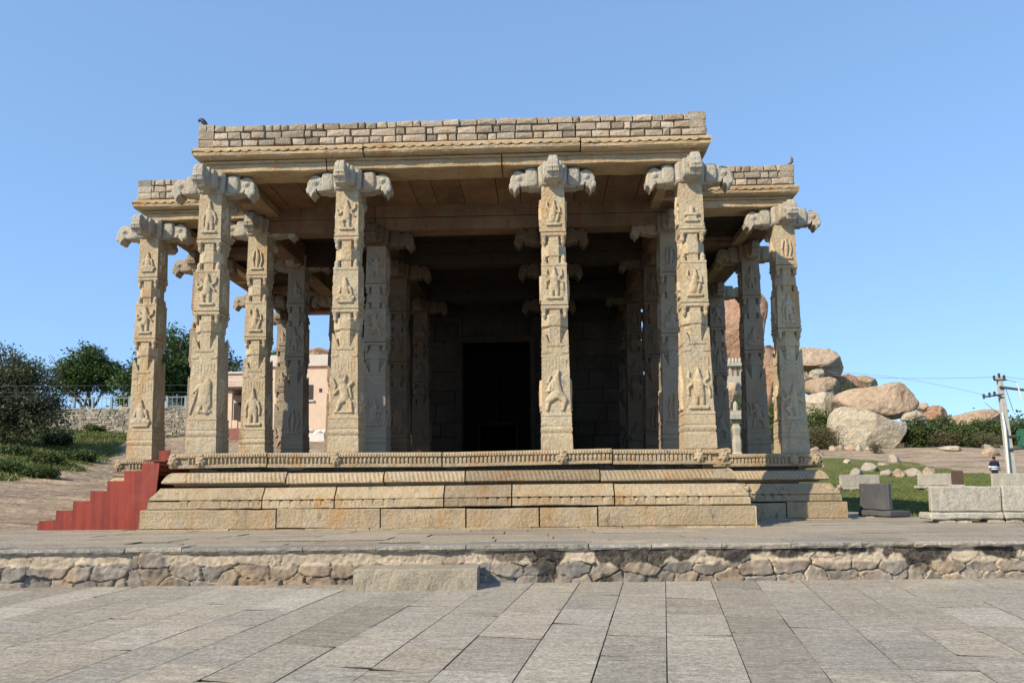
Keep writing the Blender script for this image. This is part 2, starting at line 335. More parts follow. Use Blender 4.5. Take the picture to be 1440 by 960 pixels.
# plaza: sloping flagstone pavement in front of the retaining wall
def WY(x): return 10.32+.0435*x
PD = Vector((math.sin(.159), math.cos(.159), 0)); PN = Vector((math.cos(.159), -math.sin(.159), 0))
def plaza_z(x, y): return .033*(y-10.32-.0435*x)
def slab(mb, c, zf, z_under, gap, ch, t, dz=0.):
    """c: four ground corners ccw."""
    cen = sum(c, Vector())/4
    def ins(p, d):
        q = (cen-p); q.z = 0; return p+q.normalized()*d*1.3
    tx, ty = random.gauss(0, .0013), random.gauss(0, .0013)
    def P(p, d, h):
        if h == 0: d = gap+ch*.35
        q = ins(p, d); return (q.x, q.y, zf(q.x, q.y)+dz+h+(q.x-cen.x)*tx+(q.y-cen.y)*ty)
    v = [P(p, gap, -z_under) for p in c]+[P(p, gap, -ch) for p in c]+[P(p, gap+ch, 0) for p in c]
    f = [(8, 9, 10, 11)]+[(i+4, (i+1) % 4+4, (i+1) % 4+8, i+8) for i in range(4)]+[(i, (i+1) % 4, (i+1) % 4+4, i+4) for i in range(4)]
    mb.add(v, f, [t]+[.0]*4*(0)+[t*.55]*4+[0.]*4)
mb = MB()
v = [(x, y, plaza_z(x, y)-.035) for x, y in ((-34, -6), (34, -6), (34, 12.4), (-34, 12.4))]; mb.add(v, [(0, 1, 2, 3)], 0.)
ub = [r*.58+random.uniform(-.03, .03) for r in range(-44, 42)]; wb = [random.uniform(-.02, .02) for _ in ub]
for r in range(85):
    w = -5+random.uniform(0, 1)
    while w < 12.5:
        L = random.choice((.75, .95, 1.15, 1.4, 1.8)); sk = random.uniform(-.03, .03)
        c = [PN*ub[r]+PD*(w+sk), PN*ub[r+1]+PD*(w-sk), PN*ub[r+1]+PD*(w+L-sk), PN*ub[r]+PD*(w+L+sk)]
        x_, y_ = c[0].x, c[0].y
        if y_ < WY(x_)+1. and abs(x_) < 20:
            t = np.clip(random.gauss(.5, .10), .2, .8)
            if random.random() < .06: t = random.choice((.22, .72))
            slab(mb, c, plaza_z, .05, random.choice((.005, .007, .010)), .005, float(t), random.gauss(0, .0016))
        w += L
tag(mb.build('plaza', PAVE), 'grey flagstone plaza with slanting joints', None, None, 'structure')

# terrace: flagstones between the wall and the hall
mb = MB(); mb.add([(-22, WY(-22)+.1, .455), (22, WY(22)+.1, .455), (22, 15.4, .455), (8.9, 15.4, .455), (8.9, 24, .455), (-22, 15.3, .455)], [(0, 1, 2, 3, 4, 5)], .1)
y = 10.30+.26
flat = lambda x, y: .5
while y < 24:
    d = random.uniform(.45, .75); x = (-14 if y < 16.4 else 5.)+random.uniform(0, 1)
    while x < (16 if y < 15. else 8.6):
        L = random.uniform(.9, 2.2); s = .0435
        x1 = x+L
        if y > 15. and x1 > 8.8: x1 = 8.8+random.uniform(-.1, .25)
        if not (x < -12 and y > 13.6):
            c = [Vector((x, y+s*x, 0)), Vector((x1, y+s*x1, 0)), Vector((x1, y+d+s*x1, 0)), Vector((x, y+d+s*x, 0))]
            slab(mb, c, flat, .05, random.choice((.004, .008)), .008, float(np.clip(random.gauss(.5, .1), .2, .8)), random.gauss(0, .005))
        x = x1
    y += d
tag(mb.build('terrace', TERR), 'raised flagstone terrace at the foot of the hall', None, None, 'structure')

# ------------------------------------------------------------------ retaining wall
rw = empty('retaining_wall', 'low rubble stone wall with crumbling cream lime plaster edging the terrace', 'wall')
def rubble():
    x = np.arange(-13, 13, .014); z = np.linspace(-.06, .46, 40); X, Z = np.meshgrid(x, z)
    sx, sz, st = [], [], []
    def row(z0, jz, lo, hi):
        p = -14.5
        while p < 14.5:
            p += random.uniform(lo, hi); sx.append(p); sz.append(z0+random.uniform(-jz, jz)); st.append(random.random())
    row(.0, .03, .12, .5); row(.17, .06, .24, .72); row(.37, .05, .2, .7)
    sx, sz, st = map(np.array, (sx, sz, st)); o = np.argsort(sx); sx, sz, st = sx[o], sz[o], st[o]
    wx = X+.2*(fbm(X*4, Z*5, 4, 1)-.5); wz = Z+.15*(fbm(X*4+9, Z*5, 4, 2)-.5)
    d1 = np.full(X.shape, 9.); d2 = d1.copy(); tt = np.zeros(X.shape)
    for i in range(len(sx)):
        a = np.searchsorted(x, sx[i]-1.0); b = np.searchsorted(x, sx[i]+1.0)
        d = np.sqrt(((wx[:, a:b]-sx[i])*.8)**2+((wz[:, a:b]-sz[i])*1.35)**2)
        c1, c2 = d1[:, a:b], d2[:, a:b]; n = d < c1
        d2[:, a:b] = np.where(n, c1, np.minimum(c2, d)); tt[:, a:b] = np.where(n, st[i], tt[:, a:b]); d1[:, a:b] = np.minimum(c1, d)
    e = d2-d1; m = sstep(.002, .022, e)
    lim = sstep(.245, .275, Z+.16*(fbm(X*2.0, Z*5, 4, 5)-.5))*sstep(.34, .44, fbm(X*1.5, Z*3, 4, 7)+.08)
    jw = .012+.05*fbm(X*1.3, Z*2, 3, 61)
    joint = (1-sstep(jw*.6, jw, e))*.8*sstep(.48, .58, fbm(X*1.0, Z*3, 3, 31)+.02)
    lime = np.clip(np.maximum(lim, joint), 0, 1)
    side = .2+.8*sstep(-2.0, .3, X)
    cr = np.abs(fbm(X*3.1, Z*3.4, 4, 71)-.5)
    stn = sstep(.465, .52, fbm(X*2.3, Z*1.6+3, 5, 13)+.30*sstep(.14, .40, Z)-.16)*side
    stn = np.maximum(stn, (1-sstep(0, .016, e))*sstep(.44, .54, fbm(X*2.4, Z*3, 3, 17))*.95*(.4+.6*side))
    stn = np.maximum(stn, (1-sstep(.0, .014, cr))*lim*.5)
    h1 = np.sin(tt*91.7); h2 = np.cos(tt*57.3)
    out = m*(.025+.04*tt)*(1-.95*lim)+.03*lim+m*(1-lim)*(.05*(fbm(X*7, Z*8, 5, 19)-.5)+.10*h1*(fbm(X*1.6, Z*1.6, 2, 91)-.5)+.06*h2*(Z-.18))+.028*(fbm(X*20, Z*22, 4, 23)-.5)+lim*.035*(fbm(X*4, Z*5, 4, 29)-.5)-.02*(1-sstep(.0, .014, cr))*lim
    bow = .0
    P = np.stack([X, WY(X)+.05-out+bow+.02*(Z-.2), Z], -1)
    return grid_mesh('rubble_face', P, WALL, {'tint': tt, 'lime': lime, 'stain': stn}, rw)
rubble()
mb = MB(); x = -14.
while x < 14:
    L = random.uniform(.7, 1.7); d = random.uniform(.42, .5); n = max(3, int(L/.08)); z0, z1 = .428, .503+random.gauss(0, .006)
    rings = []; off = random.uniform(-.03, .02)
    for i in range(n+1):
        X = x+.006+(L-.012)*i/n; q = float(fbm([X*7], [1.3], 3, 41)[0])-.5; q2 = float(fbm([X*9], [7.3], 3, 43)[0])-.5; q3 = float(fbm([X*8], [3.3], 3, 47)[0])-.5
        yf = WY(X)-.022+off+q*.06
        rings.append([(X, yf+.02, z0+q2*.03), (X, yf+.0+q3*.04, z0+.03), (X, yf+.006+q2*.03, z1-.02), (X, yf+.03, z1), (X, yf+d, z1), (X, yf+d, z0)])
    mb.loft(rings, True, float(np.clip(random.gauss(.5, .12), .2, .8))); x += L
COPING = paving('coping_granite', (.35, .315, .26), (.30, .275, .23), (.42, .37, .29), 0.)
mb.build('coping', COPING, rw)

# stone step block against the wall
mb = MB(); rings = []
for i in range(25):
    X = -2.42+1.58*i/24; q = lambda s: .05*(float(fbm([X*6], [s], 3, 51)[0])-.5)
    yb = WY(X)-.03; yf = yb-.50
    rings.append([(X, yf-.01+q(1), -.03), (X, yf+q(2.2), .13), (X, yf+.01+q(3.1), .232), (X, yf+.03, .25+q(4.4)*.5), (X, yb, .255), (X, yb, -.03)])
mb.loft(rings); st = mb.build('stone_step', stone('step_granite', (.345, .295, .215), (.29, .25, .185), (.36, .28, .18), dark_amt=.35, gray=(.33, .30, .26), bump=.03))
tag(st, 'long rough hewn stone block used as a step at the foot of the rubble wall', 'step')
mb = MB(); mb.add([(-2.55, WY(-2.5)-.66, -.012), (-.6, WY(-.6)-.6, -.008), (-.5, WY(-.5)-.02, .006), (-2.5, WY(-2.5)-.02, .006)], [(0, 1, 2, 3)], .5)

# ------------------------------------------------------------------ the pillared hall
hall = empty('pillared_hall', 'open granite pillared temple hall with carved columns on a moulded stone plinth', 'temple hall', (-1.85, 21, .5))
OFF = Vector(hall.location)
def hp(mb, name, mat, parent=None, **k):
    """build in world coordinates, parent under the hall (or a part of it)"""
    o = mb.build(name, mat, parent or hall, **k)
    o.matrix_parent_inverse = Matrix.Translation(-OFF) if not parent else Matrix.Identity(4)
    return o
LX = [-9.536, -6.832, -3.950, .311, 3.124, 5.839]
RY = [14.845, 17.502, 20.353, 24.499, 27.2]
ZB, ZT = 1.99, 7.42

# moulded courses swept round the cross-shaped plan
PLAN = [(-7.05, 15.0), (3.31, 15.0), (3.31, 17.7), (6.05, 17.7), (6.05, 28.2), (3.31, 28.2), (3.31, 34.5), (-7.05, 34.5), (-7.05, 28.2), (-9.75, 28.2), (-9.75, 17.7), (-7.05, 17.7)]
ROOF = [(-6.93, 14.87), (3.30, 14.87), (3.30, 17.55), (5.95, 17.55), (5.95, 27.9), (3.30, 27.9), (3.30, 34.2), (-6.93, 34.2), (-6.93, 27.9), (-9.67, 27.9), (-9.67, 17.55), (-6.93, 17.55)]
def sweep(plan, prof, name, mat, parent, lo, hi, res, disp=None, gap=.014, edges=None, jz=.004, tj=.1, smooth=False, seed=1):
    rnd = random.Random(seed); mb = MB(); n = len(plan)
    for i in range(n):
        P = Vector(plan[i]+(0,)); Q = Vector(plan[(i+1) % n]+(0,)); d = (Q-P); L = d.length; d.normalize(); nr = Vector((d.y, -d.x, 0))
        pv = Vector(plan[i-1]+(0,)); nx = Vector(plan[(i+2) % n]+(0,))
        cP = 1 if (P-pv).cross(d).z > 0 else -1; cQ = 1 if d.cross(nx-Q).z > 0 else -1
        vis = edges is None or i in edges
        cuts = [0.]; 
        while L-cuts[-1] > hi*1.05: cuts.append(cuts[-1]+rnd.uniform(lo, hi))
        if len(cuts) > 1 and L-cuts[-1] < lo*.5: cuts.pop()
        cuts.append(L)
        for a, b in zip(cuts[:-1], cuts[1:]):
            r = res if vis else 1.; k = max(1, int((b-a)/r)); rings = []; dz = rnd.gauss(0, jz); dout = rnd.gauss(0, jz); t = min(.9, max(.1, rnd.gauss(.5, tj)))
            tl = rnd.gauss(0, jz*.5)
            for s in range(k+1):
                u = a+(b-a)*s/k; ring = []
                if s == 0 and a > 0: u += gap
                if s == k and b < L: u -= gap
                for m, (o, z) in enumerate(prof):
                    uu = u
                    if u < 1e-6: uu = -cP*o
                    elif u > L-1e-6: uu = L+cQ*o
                    do = 0.; ddz = 0.
                    if disp and vis: do, ddz = disp(u, m, i)
                    p = P+d*uu+nr*(o+do+dout); ring.append((p.x, p.y, z+ddz+dz+tl*(u-(a+b)/2)))
                rings.append(ring[::-1])
            mb.loft(rings, True, t)
    return hp(mb, name, mat, parent, smooth=smooth)
def nz(u, s, m, a): return 1.7*a*(float(mn.noise(Vector((u*2.2, s*3.1, m*.6)))) + .5*float(mn.noise(Vector((u*7., s*5.3, m*1.7)))))
plinth_core = MB()
for a in (((-6.9, 3.16), (14.95, 34.4)), ((-9.6, 5.9), (17.6, 28.1))):
    plinth_core.box(a[0][0], a[0][1], a[1][0], a[1][1], .3, 1.975 if a[0][0] > -7 else 1.972)
plinth = hp(plinth_core, 'plinth', CORE)
FR = (0, 1, 2, 9, 10, 11)
sweep(PLAN, [(.2, .46), (.735, .46), (.735, .525), (.2, .525)], 'foot_slab', PLINTH, plinth, .8, 2., .12, lambda u, m, i: (nz(u, 1, m, .02), 0), seed=3)
sweep(PLAN, [(.2, .532), (.68, .532), (.69, .545), (.69, .72), (.688, .875), (.675, .893), (.2, .893)], 'base_course', PLINTH, plinth, 1.1, 2.2, .1, lambda u, m, i: (nz(u, 2, m, .012), nz(u, 2.5, 0, .006) if m > 3 else 0), seed=6, jz=.010, tj=.10, edges=FR)
def d_padma(u, m, i):
    o = nz(u, 3, m, .012)
    if m in (3, 4): o += (-.09 if m == 4 else -.02) if (u % .2) < .04 and float(mn.noise(Vector((u*.5, i*3., 2)))) > -.12 else 0
    if m in (5, 6): o += .012*abs(math.sin(u*math.pi/.2))
    return o, 0
sweep(PLAN, [(.2, .912), (.60, .912), (.605, .93), (.60, 1.045), (.57, 1.062), (.585, 1.085), (.565, 1.13), (.50, 1.20), (.45, 1.28), (.43, 1.312), (.2, 1.312)], 'lotus_moulding', PLINTH, plinth, 1.2, 2.6, .025, d_padma, seed=7, jz=.009, tj=.15, edges=FR)
def d_rope(u, m, i):
    if 4 <= m <= 8:
        ph = u/.085+(m-2)*.2
        return .012*math.sin(2*math.pi*ph)*(.75+.5*float(mn.noise(Vector((u*1.3, i*2., 7)))))+nz(u, 4, m, .010), 0
    return nz(u, 4, m, .01), 0
sweep(PLAN, [(.1, 1.332), (.24, 1.332), (.26, 1.372), (.40, 1.388), (.425, 1.405), (.42, 1.432), (.39, 1.492), (.35, 1.55), (.31, 1.585), (.28, 1.602), (.1, 1.612)], 'rope_moulding', PLINTH, plinth, 1.4, 2.8, .018, d_rope, seed=9, jz=.008, tj=.18, edges=FR)
sweep(PLAN, [(-.1, 1.60), (.02, 1.60), (.04, 1.65), (.04, 1.70), (-.1, 1.70)], 'plinth_neck', PLINTH, plinth, .9, 2., .2, lambda u, m, i: (nz(u, 6, m, .015), 0), seed=11, edges=FR)
def d_frieze(u, m, i):
    o = nz(u, 5, m, .008)
    if m in (4, 5, 6):
        ph = (u/.082) % 1
        o += -.035 if ph < .42 else 0
    if m in (8, 9): o += .008*math.sin(u*2*math.pi/.055)
    return o, 0
sweep(PLAN, [(-.1, 1.702), (.33, 1.702), (.335, 1.75), (.31, 1.757), (.315, 1.775), (.32, 1.83), (.315, 1.88), (.30, 1.895), (.335, 1.91), (.33, 1.955), (.29, 1.988), (-.1, 1.992)], 'dentil_frieze', PLINTH, plinth, 1.3, 4.4, .0136, d_frieze, seed=14, jz=.012, edges=FR, tj=.1)
# floor slabs
mb = MB()
for (x0, x1, y0, y1) in ((-7.1, 3.3, 15.05, 17.7), (-9.7, 6.0, 17.72, 28.1)):
    y = y0
    while y < y1-.1:
        yd = min(random.uniform(.8, 1.2), y1-y); x = x0
        while x < x1-.1:
            xl = min(random.uniform(1, 2.2), x1-x); mb.box(x+.006, x+xl-.006, y+.006, y+yd-.006, 1.9, 1.983+random.uniform(-.005, .005), 0, random.uniform(.35, .65)); x += xl
        y += yd
hp(mb, 'floor', FLOOR)

# ---- reliefs: height fields from soft capsules
def relief_mesh(name, caps, step=.009, depth=1.):
    caps = [(Vector((a, b)), Vector((c, d)), r, s, h) for a, b, c, d, r, s, h in caps]
    x0 = min(min(a.x-r, b.x-s) for a, b, r, s, h in caps)-.01; x1 = max(max(a.x+r, b.x+s) for a, b, r, s, h in caps)+.01
    z0 = min(min(a.y-r, b.y-s) for a, b, r, s, h in caps)-.01; z1 = max(max(a.y+r, b.y+s) for a, b, r, s, h in caps)+.01
    xs = np.arange(x0, x1+step, step); zs = np.arange(z0, z1+step, step); X, Z = np.meshgrid(xs, zs); H = np.full(X.shape, -.02)
    for a, b, r, s, h in caps:
        dx, dz = b.x-a.x, b.y-a.y; L = dx*dx+dz*dz+1e-9; t = np.clip(((X-a.x)*dx+(Z-a.y)*dz)/L, 0, 1)
        R = r+(s-r)*t; d = np.hypot(X-a.x-dx*t, Z-a.y-dz*t); q = 1-(d/R)**2
        H = np.maximum(H, np.where(q > 0, h*np.sqrt(np.clip(q, 0, 1))**.6, -.02))
    H = H+np.where(H > 0, .006*(fbm(X*40, Z*40, 3, 5)-.5), 0); H = np.where(H > -.015, H*depth, H)
    keep = H > -.015; idx = -np.ones(X.shape, int); f = []; used = np.zeros(X.shape, bool)
    for i in range(X.shape[0]-1):
        for j in range(X.shape[1]-1):
            if keep[i:i+2, j:j+2].any(): used[i:i+2, j:j+2] = True; f.append((i, j))
    idx[used] = np.arange(used.sum()); v = [(X[i, j], -H[i, j], Z[i, j]) for i, j in zip(*np.nonzero(used))]
    me = bpy.data.meshes.new(name); me.from_pydata(v, [], [(idx[i, j], idx[i, j+1], idx[i+1, j+1], idx[i+1, j]) for i, j in f])
    me.polygons.foreach_set('use_smooth', [True]*len(me.polygons)); a = me.attributes.new('tint', 'FLOAT', 'FACE'); a.data.foreach_set('value', [.56]*len(f))
    me.materials.append(PILLAR); return me
B = .05
PED = [(-.13, 0., .13, 0., .03, .03, .05)]
def fig(kind):
    if kind == 0:   # standing, tall crown
        return PED+[(-.05, .05, -.045, .22, .035, .045, B), (.05, .05, .045, .22, .035, .045, B), (0, .22, 0, .36, .075, .085, .06), (0, .42, 0, .45, .05, .045, .06), (0, .47, 0, .58, .04, .015, .05), (-.09, .36, -.13, .25, .03, .025, .045), (.09, .36, .13, .25, .03, .025, .045), (-.13, .25, -.12, .14, .022, .02, .04), (.13, .25, .12, .16, .022, .02, .04)]
    if kind == 1:   # seated, crossed legs
        return PED+[(-.15, .06, .15, .06, .045, .045, .055), (-.08, .1, .1, .09, .04, .04, .06), (0, .1, 0, .24, .08, .075, .065), (0, .31, 0, .33, .05, .045, .06), (-.09, .24, -.13, .12, .03, .025, .05), (.09, .24, .13, .12, .03, .025, .05), (0, .36, 0, .41, .03, .015, .05)]
    if kind == 2:   # dancing, four arms
        return PED+[(-.06, .05, -.1, .15, .03, .04, B), (-.1, .15, -.02, .22, .045, .05, B), (.05, .05, .03, .2, .03, .05, B), (0, .22, .01, .33, .08, .08, .065), (.01, .39, .01, .42, .06, .05, .065), (.01, .45, .01, .53, .04, .012, .05), (-.08, .33, -.17, .28, .028, .022, .045), (-.17, .28, -.2, .36, .02, .02, .04), (.08, .33, .17, .38, .028, .022, .045), (.17, .38, .19, .46, .02, .016, .04), (-.08, .35, -.15, .43, .025, .02, .04), (.08, .32, .16, .24, .026, .02, .045)]
    if kind == 3:   # old man with staff
        return PED[:0]+[(-.2, .0, -.06, .4, .016, .016, .035), (-.06, .03, -.02, .2, .03, .05, .04), (.06, .03, .05, .22, .045, .08, .045), (.02, .2, .04, .4, .1, .095, .06), (-.02, .46, -.03, .47, .055, .05, .06), (-.05, .38, -.14, .3, .03, .022, .045), (.11, .12, .1, .36, .03, .03, .04), (-.08, .03, .12, .03, .022, .022, .03)]
    if kind == 4:   # leaping figure with raised tail
        return [(-.1, .02, -.06, .14, .025, .035, B), (-.06, .14, .03, .2, .04, .055, B), (.13, .0, .1, .12, .022, .035, B), (.1, .12, .03, .2, .04, .055, B), (.02, .2, -.01, .34, .07, .07, .065), (-.04, .4, -.05, .41, .055, .05, .06), (-.06, .33, -.14, .26, .028, .022, .045), (.05, .33, .13, .4, .028, .022, .045), (.08, .36, .12, .2, .02, .02, .04), (-.16, .25, -.13, .36, .016, .018, .04), (-.13, .36, -.17, .45, .018, .018, .04), (-.0, .42, .03, .5, .03, .012, .045), (-.14, .0, .15, .0, .018, .018, .03)]
    if kind == 5:   # walking figure, arms folded
        return [(-.14, .0, -.12, .12, .026, .035, B), (-.12, .12, .0, .22, .045, .07, .06), (.1, .0, .13, .12, .026, .035, B), (.13, .12, .03, .22, .045, .07, .06), (.02, .22, -.01, .35, .08, .075, .07), (.01, .41, .01, .43, .05, .045, .06), (.02, .45, .05, .52, .035, .012, .05), (-.08, .34, -.12, .25, .03, .025, .05), (-.12, .25, .04, .27, .025, .022, .06), (-.12, .36, -.09, .44, .025, .02, .045)]
    if kind == 6:   # shrine emblem on a stand
        return [(-.12, .02, .12, .02, .03, .03, .05), (-.08, .07, .08, .07, .03, .03, .05), (-.13, .13, .13, .13, .035, .035, .06), (0, .15, 0, .25, .05, .045, .06)]
    if kind == 7:   # kneeling figure
        return PED+[(-.1, .06, .06, .07, .04, .045, B), (.06, .07, .1, .17, .04, .035, B), (-.02, .1, 0, .26, .075, .07, .065), (.02, .32, .02, .34, .05, .045, .06), (.06, .25, .14, .22, .026, .02, .045), (.14, .22, .13, .32, .02, .018, .04), (-.06, .26, -.13, .34, .026, .02, .045), (-.13, .34, -.12, .42, .02, .018, .04), (.02, .38, .02, .45, .03, .012, .045)]
    if kind == 8:   # four-armed standing with halo arms
        return PED+[(-.05, .05, -.04, .2, .035, .05, B), (.05, .05, .04, .2, .035, .05, B), (0, .2, 0, .34, .08, .08, .065), (0, .4, 0, .43, .052, .045, .06), (0, .46, 0, .53, .035, .012, .05), (-.08, .33, -.16, .27, .028, .022, .045), (.08, .33, .16, .27, .028, .022, .045), (-.08, .34, -.15, .4, .026, .02, .045), (.08, .34, .15, .4, .026, .02, .045), (-.16, .27, -.15, .18, .02, .018, .04), (.16, .27, .17, .15, .02, .018, .04), (-.15, .4, -.14, .48, .02, .02, .04), (.15, .4, .14, .48, .02, .02, .04)]
    return PED+[(-.07, .04, -.1, .2, .03, .02, .04), (-.1, .2, -.06, .38, .02, .03, .05), (0, .04, .02, .3, .035, .045, .05), (.08, .04, .13, .18, .03, .02, .045), (.13, .18, .1, .34, .02, .025, .045), (.02, .3, .0, .42, .04, .02, .05)]
FIG = [relief_mesh('carved_figure', fig(k)) for k in range(10)]

# ---- pillar shaft mesh
def sq(h, hy=None): hy = hy or h; return [(-h, -hy), (h, -hy), (h, hy), (-h, hy)]
def sq16(h):
    return [(-h, -h), (-.45*h, -h), (.45*h, -h), (h, -h), (h, -.45*h), (h, .45*h), (h, h), (.45*h, h), (-.45*h, h), (-h, h), (-h, .45*h), (-h, -.45*h)]
def octo(h, c=.42): c *= h; return [(-c, -h), (c, -h), (h, -c), (h, c), (c, h), (-c, h), (-h, c), (-h, -c)]
def star(h): return [(-.42*h, -h), (.42*h, -h), (.42*h, -.86*h), (.86*h, -.42*h), (h, -.42*h), (h, .42*h), (.86*h, .42*h), (.42*h, .86*h), (.42*h, h), (-.42*h, h), (-.42*h, .86*h), (-.86*h, .42*h), (-h, .42*h), (-h, -.42*h), (-.86*h, -.42*h), (-.42*h, -.86*h)]
H0 = ZT-ZB
def shaft_mb():
    mb = MB(); rnd = random.Random(5)
    def seg(rows, f=sq, j=.004):
        mb.loft([[(x*(1+rnd.uniform(-j, j)*2), y*(1+rnd.uniform(-j, j)*2), t*H0) for x, y in f(w/2)] for t, w in rows])
    def body(t0, w0, t1, w1, n=5):
        rows = [(t0+(t1-t0)*i/n, w0+(w1-w0)*i/n) for i in range(n+1)]; seg(rows, sq16, .006)
    seg([(0, .61), (.004, .63), (.055, .625), (.062, .60)], sq16)
    seg([(.062, .585), (.066, .605), (.074, .632), (.082, .622), (.088, .59)], sq16)
    seg([(.088, .59), (.0905, .615), (.122, .605), (.1245, .59)], sq16)
    seg([(.1245, .595), (.126, .615), (.1335, .61), (.135, .585)], sq16)
    body(.135, .575, .396, .535)
    # corner leaves above the lower block
    seg([(.396, .49), (.44, .47)], octo)
    for sx in (-1, 1):
        for sy in (-1, 1):
            r = [[(sx*(a+d*q), sy*(a+e*q), t*H0) for d, e in ((-1, -1), (1, -1), (1, 1), (-1, 1))] for t, a, q in ((.392, .19, .075), (.405, .205, .062), (.425, .225, .04), (.446, .25, .012))]
            if sx*sy < 0: r = [q[::-1] for q in r]
            mb.loft(r)
    for ax in range(4):
        R = Matrix.Rotation(ax*math.pi/2, 3, 'Z')
        for (x0, x1, z0, z1, w) in ((-.10, .10, .394, .446, .255), (-.17, .17, .384, .392, .282), (-.26, -.13, .358, .367, .281), (.13, .26, .358, .367, .281)):
            v = [R @ Vector(p) for p in [(x, y, z*H0) for z in (z0, z1) for y in (-w, -.1) for x in (x0, x1)]]
            mb.add(v, [(0,2,3,1), (4,5,7,6), (0,1,5,4), (1,3,7,5), (3,2,6,7), (2,0,4,6)])
        for k in range(7):
            x = -.2+.4*k/6; 
            for (z0, z1, w) in ((.30, .338, .277),):
                v = [R @ Vector(p) for p in [(xx, y, z*H0) for z in (z0, z1) for y in (-w, -.1) for xx in (x-.014, x+.014)]]
                mb.add(v, [(0,2,3,1), (4,5,7,6), (0,1,5,4), (1,3,7,5), (3,2,6,7), (2,0,4,6)])
    def band(t0, t1, t2, w, up):
        """star core t0..t1 with a ring, buds hanging from the block at the top (and rising from below when up)"""
        seg([(t0-.004, w*.93), (t1+.004, w*.91)], star)
        m = (t0+t1)/2-.004; seg([(m-.022, w*.97), (m-.018, w*1.0), (m+.018, w*.99), (m+.022, w*.96)], octo)
        seg([(t1-.004, w*.95), (t1, w*1.03), (t1+.009, w*1.03), (t1+.011, w*.97)], sq16); seg([(t1+.013, w*.97), (t1+.0145, w*1.02), (t1+.021, w*1.015), (t1+.023, w*.96)], sq16)
        for sx in (-1, 1):
            for sy in (-1, 1):
                a = w*.5-.055; c = (sx*a, sy*a)
                mb.loft([[(c[0]+x, c[1]+y, z*H0) for x, y in octo(r)] for z, r in ((t1+.002, .058), (t1-.006, .06), (t1-.008, .046), (t1-.013, .05), (t1-.015, .038), (t1-.026, .046), (t1-.034, .026), (t1-.038, .008))][::-1])
                if up: mb.loft([[(c[0]+x, c[1]+y, z*H0) for x, y in octo(r)] for z, r in ((t0-.004, .058), (t0+.004, .06), (t0+.008, .048), (t0+.018, .052), (t0+.028, .034), (t0+.034, .008))])
    band(.446, .527, 0, .535, False)
    body(.55, .525, .69, .505, 3)
    seg([(.688, .50), (.690, .525), (.697, .522), (.699, .5)], sq16)
    band(.699, .807, 0, .50, True)
    body(.83, .488, 1., .465, 3)
    return mb
SHAFT = shaft_mb().build('pillar', PILLAR, hall, bevel=.009)
SHAFT_ME = SHAFT.data

# ---- capital with four hooked arms
ARM = [(.2, 0), (.52, 0), (.55, .03), (.72, .03), (.745, .06), (.765, .10), (.785, .10), (.79, .06), (.775, .045), (.785, -.005), (.84, -.015), (.87, -.055), (.895, -.10), (.92, -.055), (.95, -.015), (1.005, -.005), (1.015, .05), (1.035, .08), (1.0, .12), (.995, .21), (.96, .30), (.89, .37), (.80, .395), (.71, .375), (.665, .335), (.635, .335), (.63, .38), (.60, .43), (.2, .43)]
ARM = [(.2+(u-.2)*.85, z) for u, z in ARM]
def capital_mb():
    mb = MB()
    mb.loft([[(x, y, z) for x, y in octo(w, .8)] for z, w in ((.0, .245), (.03, .275), (.05, .275), (.06, .285), (.38, .30), (.43, .285))])
    for ax in range(4):
        R = Matrix.Rotation(ax*math.pi/2, 3, 'Z'); up = .03 if ax == 0 else 0.
        def ring(w, sc):
            cx, cz = .58, .18
            wf = .74 if ax == 0 else 1.
            return [R @ Vector((w*wf*(1-.22*max(0, min(1, (z-.2)/.18))*(1 if u > .62 else 0))*(1+.18*max(0, min(1, (.14-z)/.1))*(1 if u > .72 else 0)), -(cx+(u-cx)*sc), (cz+(z-cz)*sc)+(up*max(0, (u-.35)*3)))) for u, z in ARM]
        mb.loft([ring(-.145, .88), ring(-.132, .98), ring(-.07, 1.0), ring(-.014, 1.0), ring(-.008, .975), ring(.008, .975), ring(.014, 1.0), ring(.07, 1.0), ring(.132, .98), ring(.145, .88)], t=.55)
        # reeded roll between the hook and the block
        for (uc, ru, rz, hw) in ((.43, .125, .20, .205),):
            se = lambda c: math.copysign(abs(c)**.6, c)
            rl = [[R @ Vector((w, -(uc+ru*q*se(math.cos(a))), .222+rz*q*se(math.sin(a)))) for a in (2*math.pi*i/20 for i in range(20))] for w, q in ((-hw, .5), (-hw+.006, .62), (-hw+.004, .72), (-hw+.02, .93), (-hw+.035, 1.), (-.07, 1.), (-.06, .95), (.06, .95), (.07, 1.), (hw-.035, 1.), (hw-.02, .93), (hw-.004, .72), (hw-.006, .62), (hw, .5))]
            mb.loft(rl, t=.52)
        for sgn in (-1, 1):
            for (u, z, r) in ((.70, .22, .075), (.70, .22, .04)):
                w0 = (.125 if r > .05 else .142)*(.74 if ax == 0 else 1.)
                mb.loft([[R @ Vector((sgn*(w0+w), -(u+r*q*math.cos(a)), z+r*q*math.sin(a))) for a in (2*math.pi*i/10 for i in range(10))] for w, q in ((0, 1.), (.03, .95), (.038, .6))][::sgn], t=.58)
    mb.v = [(x+.008*float(mn.noise(Vector((x*9, y*9, z*9)))), y+.008*float(mn.noise(Vector((x*9+7, y*9, z*9)))), z+.008*float(mn.noise(Vector((x*9, y*9+5, z*9))))) for x, y, z in mb.v]
    return mb
CAP = None
FACE = [0, math.pi/2, -math.pi/2]   # front, right (+x), left (-x)
